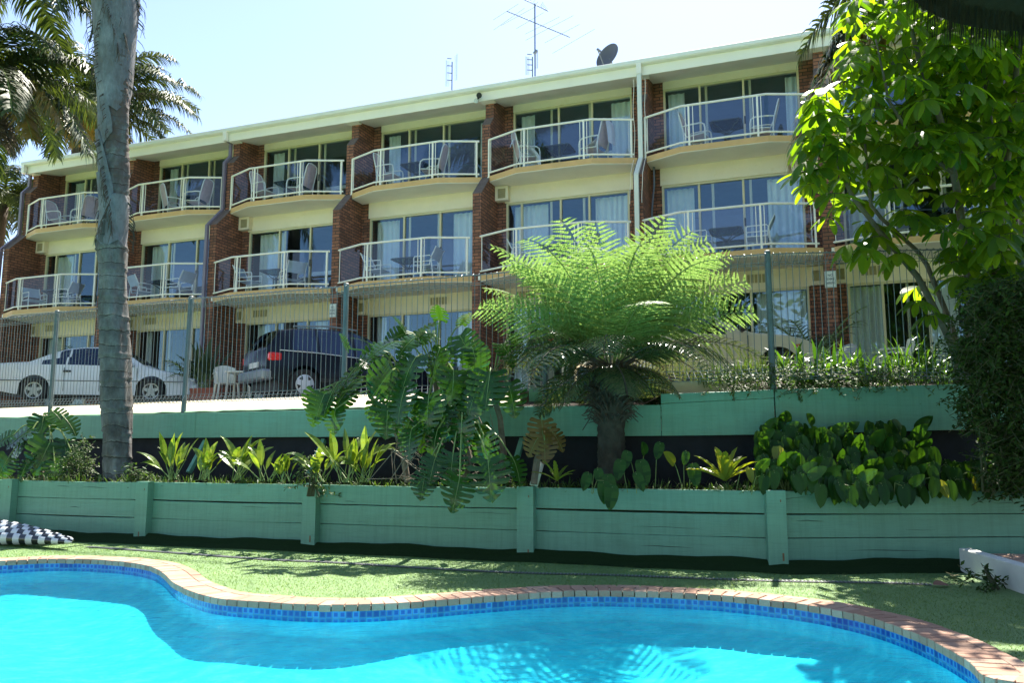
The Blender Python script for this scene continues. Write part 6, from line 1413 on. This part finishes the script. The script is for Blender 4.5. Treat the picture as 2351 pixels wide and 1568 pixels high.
for x, y in ((1870,225),(1855,300),(1850,370),(1865,420),(1880,260),(1905,330),(1945,560),(1990,570),(2110,690),(2140,720)): spots_.append((x, y, 10.2))
for x, y, Y in spots_: whorl(at(x, y, Y), r.choice((7, 8, 9)), r.uniform(.23, .35), r, mb, ms, V3(r.uniform(-.5,.3), r.uniform(-.6,.1), 1))
mb.build('foliage', M['umbrella'], ut, UB); ms.build('leaf_stalk', M['stalkdark'], ut, UB)
# fallen leaves on the lawn
for (px, py, S, ang, mt, lab) in ((1 and (2318 + 1690*.344382)/S_, (1540 + 625*.344382)/S_, .19, 4.2, 'deadleaf', 'pale fallen heart shaped leaf lying on the turf near the kerb'), ((2318 + 1590*.344382)/S_, (1540 + 708*.344382)/S_, .17, 3.3, 'terraleaf', 'brown curled fallen leaf lying across the drain end')):
    if mt not in M: M[mt] = leafmat(mt, (.16, .08, .05), (.22, .11, .07), .1, .6, (1, 1, 1))
    p = gz(px, py, .02); m = MB(); r = random.Random(5); blade(m, p - V3(math.cos(ang), math.sin(ang), 0)*S*.5, V3(math.cos(ang), math.sin(ang), .12), V3(0,-.3,1), S, S*.7, droop=.15, fold=.3, n=8)
    m.tube([p - V3(math.cos(ang), math.sin(ang), 0)*S*.5, p - V3(math.cos(ang), math.sin(ang), -.1)*S*1.1], .003, 3)
    tag(m.build('fallen_leaf', M[mt]), lab, 'leaf')
shrub('grass_tuft', 'weedy tuft at the foot of the white kerb', [(2230,1328),(2250,1295),(2290,1312),(2320,1347),(2290,1354)], 8.45, 120, .05, 'shrub', 2200, .1)

# tall planting on the far side of the pool, behind the viewer: it is what the lower windows mirror
r = random.Random(77); mb, mt_ = MB(), MB()
for i in range(20):
    x0 = -34 + i*3.4 + r.uniform(-1.5, 1.5); y0 = r.uniform(-19, -12); H = r.uniform(9, 14.5); mt_.tube([V3(x0, y0, 0), V3(x0+.2, y0, H*.5), V3(x0, y0, H*.9)], [.25, .18, .06], 7)
    for k in range(9):
        c = V3(x0 + r.uniform(-2.2, 2.2), y0 + r.uniform(-1.5, 1.5), H*r.uniform(.35, .95)); rad = r.uniform(.9, 1.8)
        for j in range(60):
            d = nrm(V3(r.gauss(0,1), r.gauss(0,1), r.gauss(0,1))); blade(mb, c + d*rad*r.uniform(.5, 1), d + V3(0,0,-.4), V3(r.uniform(-1,1), r.uniform(-1,1), .5), r.uniform(.5, .9), .35, n=2)
o = mb.build('trees', M['shrub']); tag(o, kind='stuff'); o2 = mt_.build('trees', M['branch']); tag(o2, kind='stuff')

# thatched shelter near the viewer: only the fringe of its roof reaches into the picture
HC = V3(5.6, 6.2, 0); e = empty('thatched_shelter', HC, 'dark thatched shelter whose shaggy fringe hangs into the top right corner', 'shelter')
mb = MB(); r = random.Random(13); rad = 2.2; rows = []
for t in np.linspace(0, 1, 8): rows.append([HC + V3(math.cos(q)*rad*t, math.sin(q)*rad*t, 7.25 - 1.2*t) for q in np.linspace(0, 2*math.pi, 49)])
mb.grid(rows); mb.grid([[p - V3(0, 0, .14) for p in row] for row in rows]); mb.build('roof', M['thatch'], e, HC)
mb = MB()
for i in range(2600):
    q = r.uniform(0, 2*math.pi); k = r.uniform(.90, 1.01); p = HC + V3(math.cos(q)*rad*k, math.sin(q)*rad*k, 6.02 + r.uniform(-.04, .06)); l = r.uniform(.12, .42); d = V3(math.cos(q)*r.uniform(0,.25), math.sin(q)*r.uniform(0,.25), -1)
    s_ = V3(-math.sin(q), math.cos(q), 0)*.008; mb.quad(p - s_, p + s_, p + d*l + s_*.3, p + d*l - s_*.3)
mb.build('fringe', M['thatch'], e, HC)
mb = MB(); mb.tube([HC, HC + V3(0, 0, 7.1)], .08, 10); mb.build('pole', M['branch'], e, HC)

# short turf blades over the visible lawn, and litter on the garden bed
def inpoly(P, poly):
    x, y = P[:, 0], P[:, 1]; c = np.zeros(len(P), bool); j = len(poly) - 1
    for i in range(len(poly)):
        xi, yi = poly[i]; xj, yj = poly[j]
        c ^= ((yi > y) != (yj > y)) & (x < (xj - xi)*(y - yi)/(yj - yi + 1e-12) + xi); j = i
    return c
G = np.random.default_rng(4); n = 260000
P = np.stack([G.uniform(-11.5, 7, n), G.uniform(5.0, 14.6, n)], 1)
keep = ~inpoly(P, rim + rn*.35); wy = np.interp(P[:, 0], [p[0] for p in LW], [p[1] for p in LW]); keep &= (P[:, 1] < wy - .25) & (np.abs(P[:, 0]) < P[:, 1]*.68 + .4)
dl = np.interp(P[:, 0], D[:, 0], D[:, 1]); keep &= ~((np.abs(P[:, 1] - dl) < .075) & (P[:, 0] > D[0, 0]))
keep &= ~((P[:, 0] > 4.75) & (P[:, 1] < 9.8))
P = P[keep]; n = len(P); h = G.uniform(.006, .020, n); a = G.uniform(0, 6.28, n); ln_ = G.normal(0, .6, (n, 2))*h[:, None]; w = .0035
v = np.empty((n, 3, 3)); v[:, 0] = np.c_[P[:, 0] - np.cos(a)*w, P[:, 1] - np.sin(a)*w, np.zeros(n)]; v[:, 1] = np.c_[P[:, 0] + np.cos(a)*w, P[:, 1] + np.sin(a)*w, np.zeros(n)]; v[:, 2] = np.c_[P + ln_, h]
me = bpy.data.meshes.new('grass'); me.vertices.add(3*n); me.vertices.foreach_set('co', v.ravel()); me.loops.add(3*n); me.loops.foreach_set('vertex_index', np.arange(3*n)); me.polygons.add(n); me.polygons.foreach_set('loop_start', np.arange(0, 3*n, 3)); me.update(calc_edges=True); me.validate()
M['blades'] = leafmat('blades', (.045, .115, .025), (.20, .30, .11), .5, .45, (1.5, 1.4, .8), .5, 6.0); me.materials.append(M['blades'])
o = bpy.data.objects.new('grass', me); COL.objects.link(o); tag(o, kind='stuff')
r = random.Random(91); mb, mw = MB(), MB(); xs_ = [r.uniform(-12, 8) for _ in range(2600)]
for x in xs_:
    y0, y1 = along(LW, x) + .06, along(FL, x) - .1; y = r.uniform(y0, y1); z = .84 + .06*(y-y0)/(y1-y0) + r.uniform(0, .04); q = r.uniform(0, 6.28); s_ = r.uniform(.03, .10)
    blade(mb, V3(x, y, z), V3(math.cos(q), math.sin(q), r.uniform(-.1, .5)), V3(r.uniform(-.3,.3), r.uniform(-.3,.3), 1), s_, s_*r.uniform(.3, .6), droop=.3, n=2)
o = mb.build('leaf_litter', M['deadleaf2']); tag(o, kind='stuff')
for i in range(1500):
    x = r.uniform(-12, 8); y0, y1 = along(LW, x) + .05, along(FL, x) - .15; y = y0 + (y1-y0)*r.random()**1.6; b_ = V3(x, y, .86); q = r.uniform(0, 6.28)
    for j in range(r.choice((2, 3, 4))): strap(mw, b_ + V3(r.uniform(-.03,.03), r.uniform(-.03,.03), 0), q + r.uniform(-1.5, 1.5), r.uniform(.5, 1.4), r.uniform(.07, .22), r.uniform(.008, .022), r.uniform(.8, 2), n=4)
o = mw.build('undergrowth', M['shrublight']); tag(o, kind='stuff')
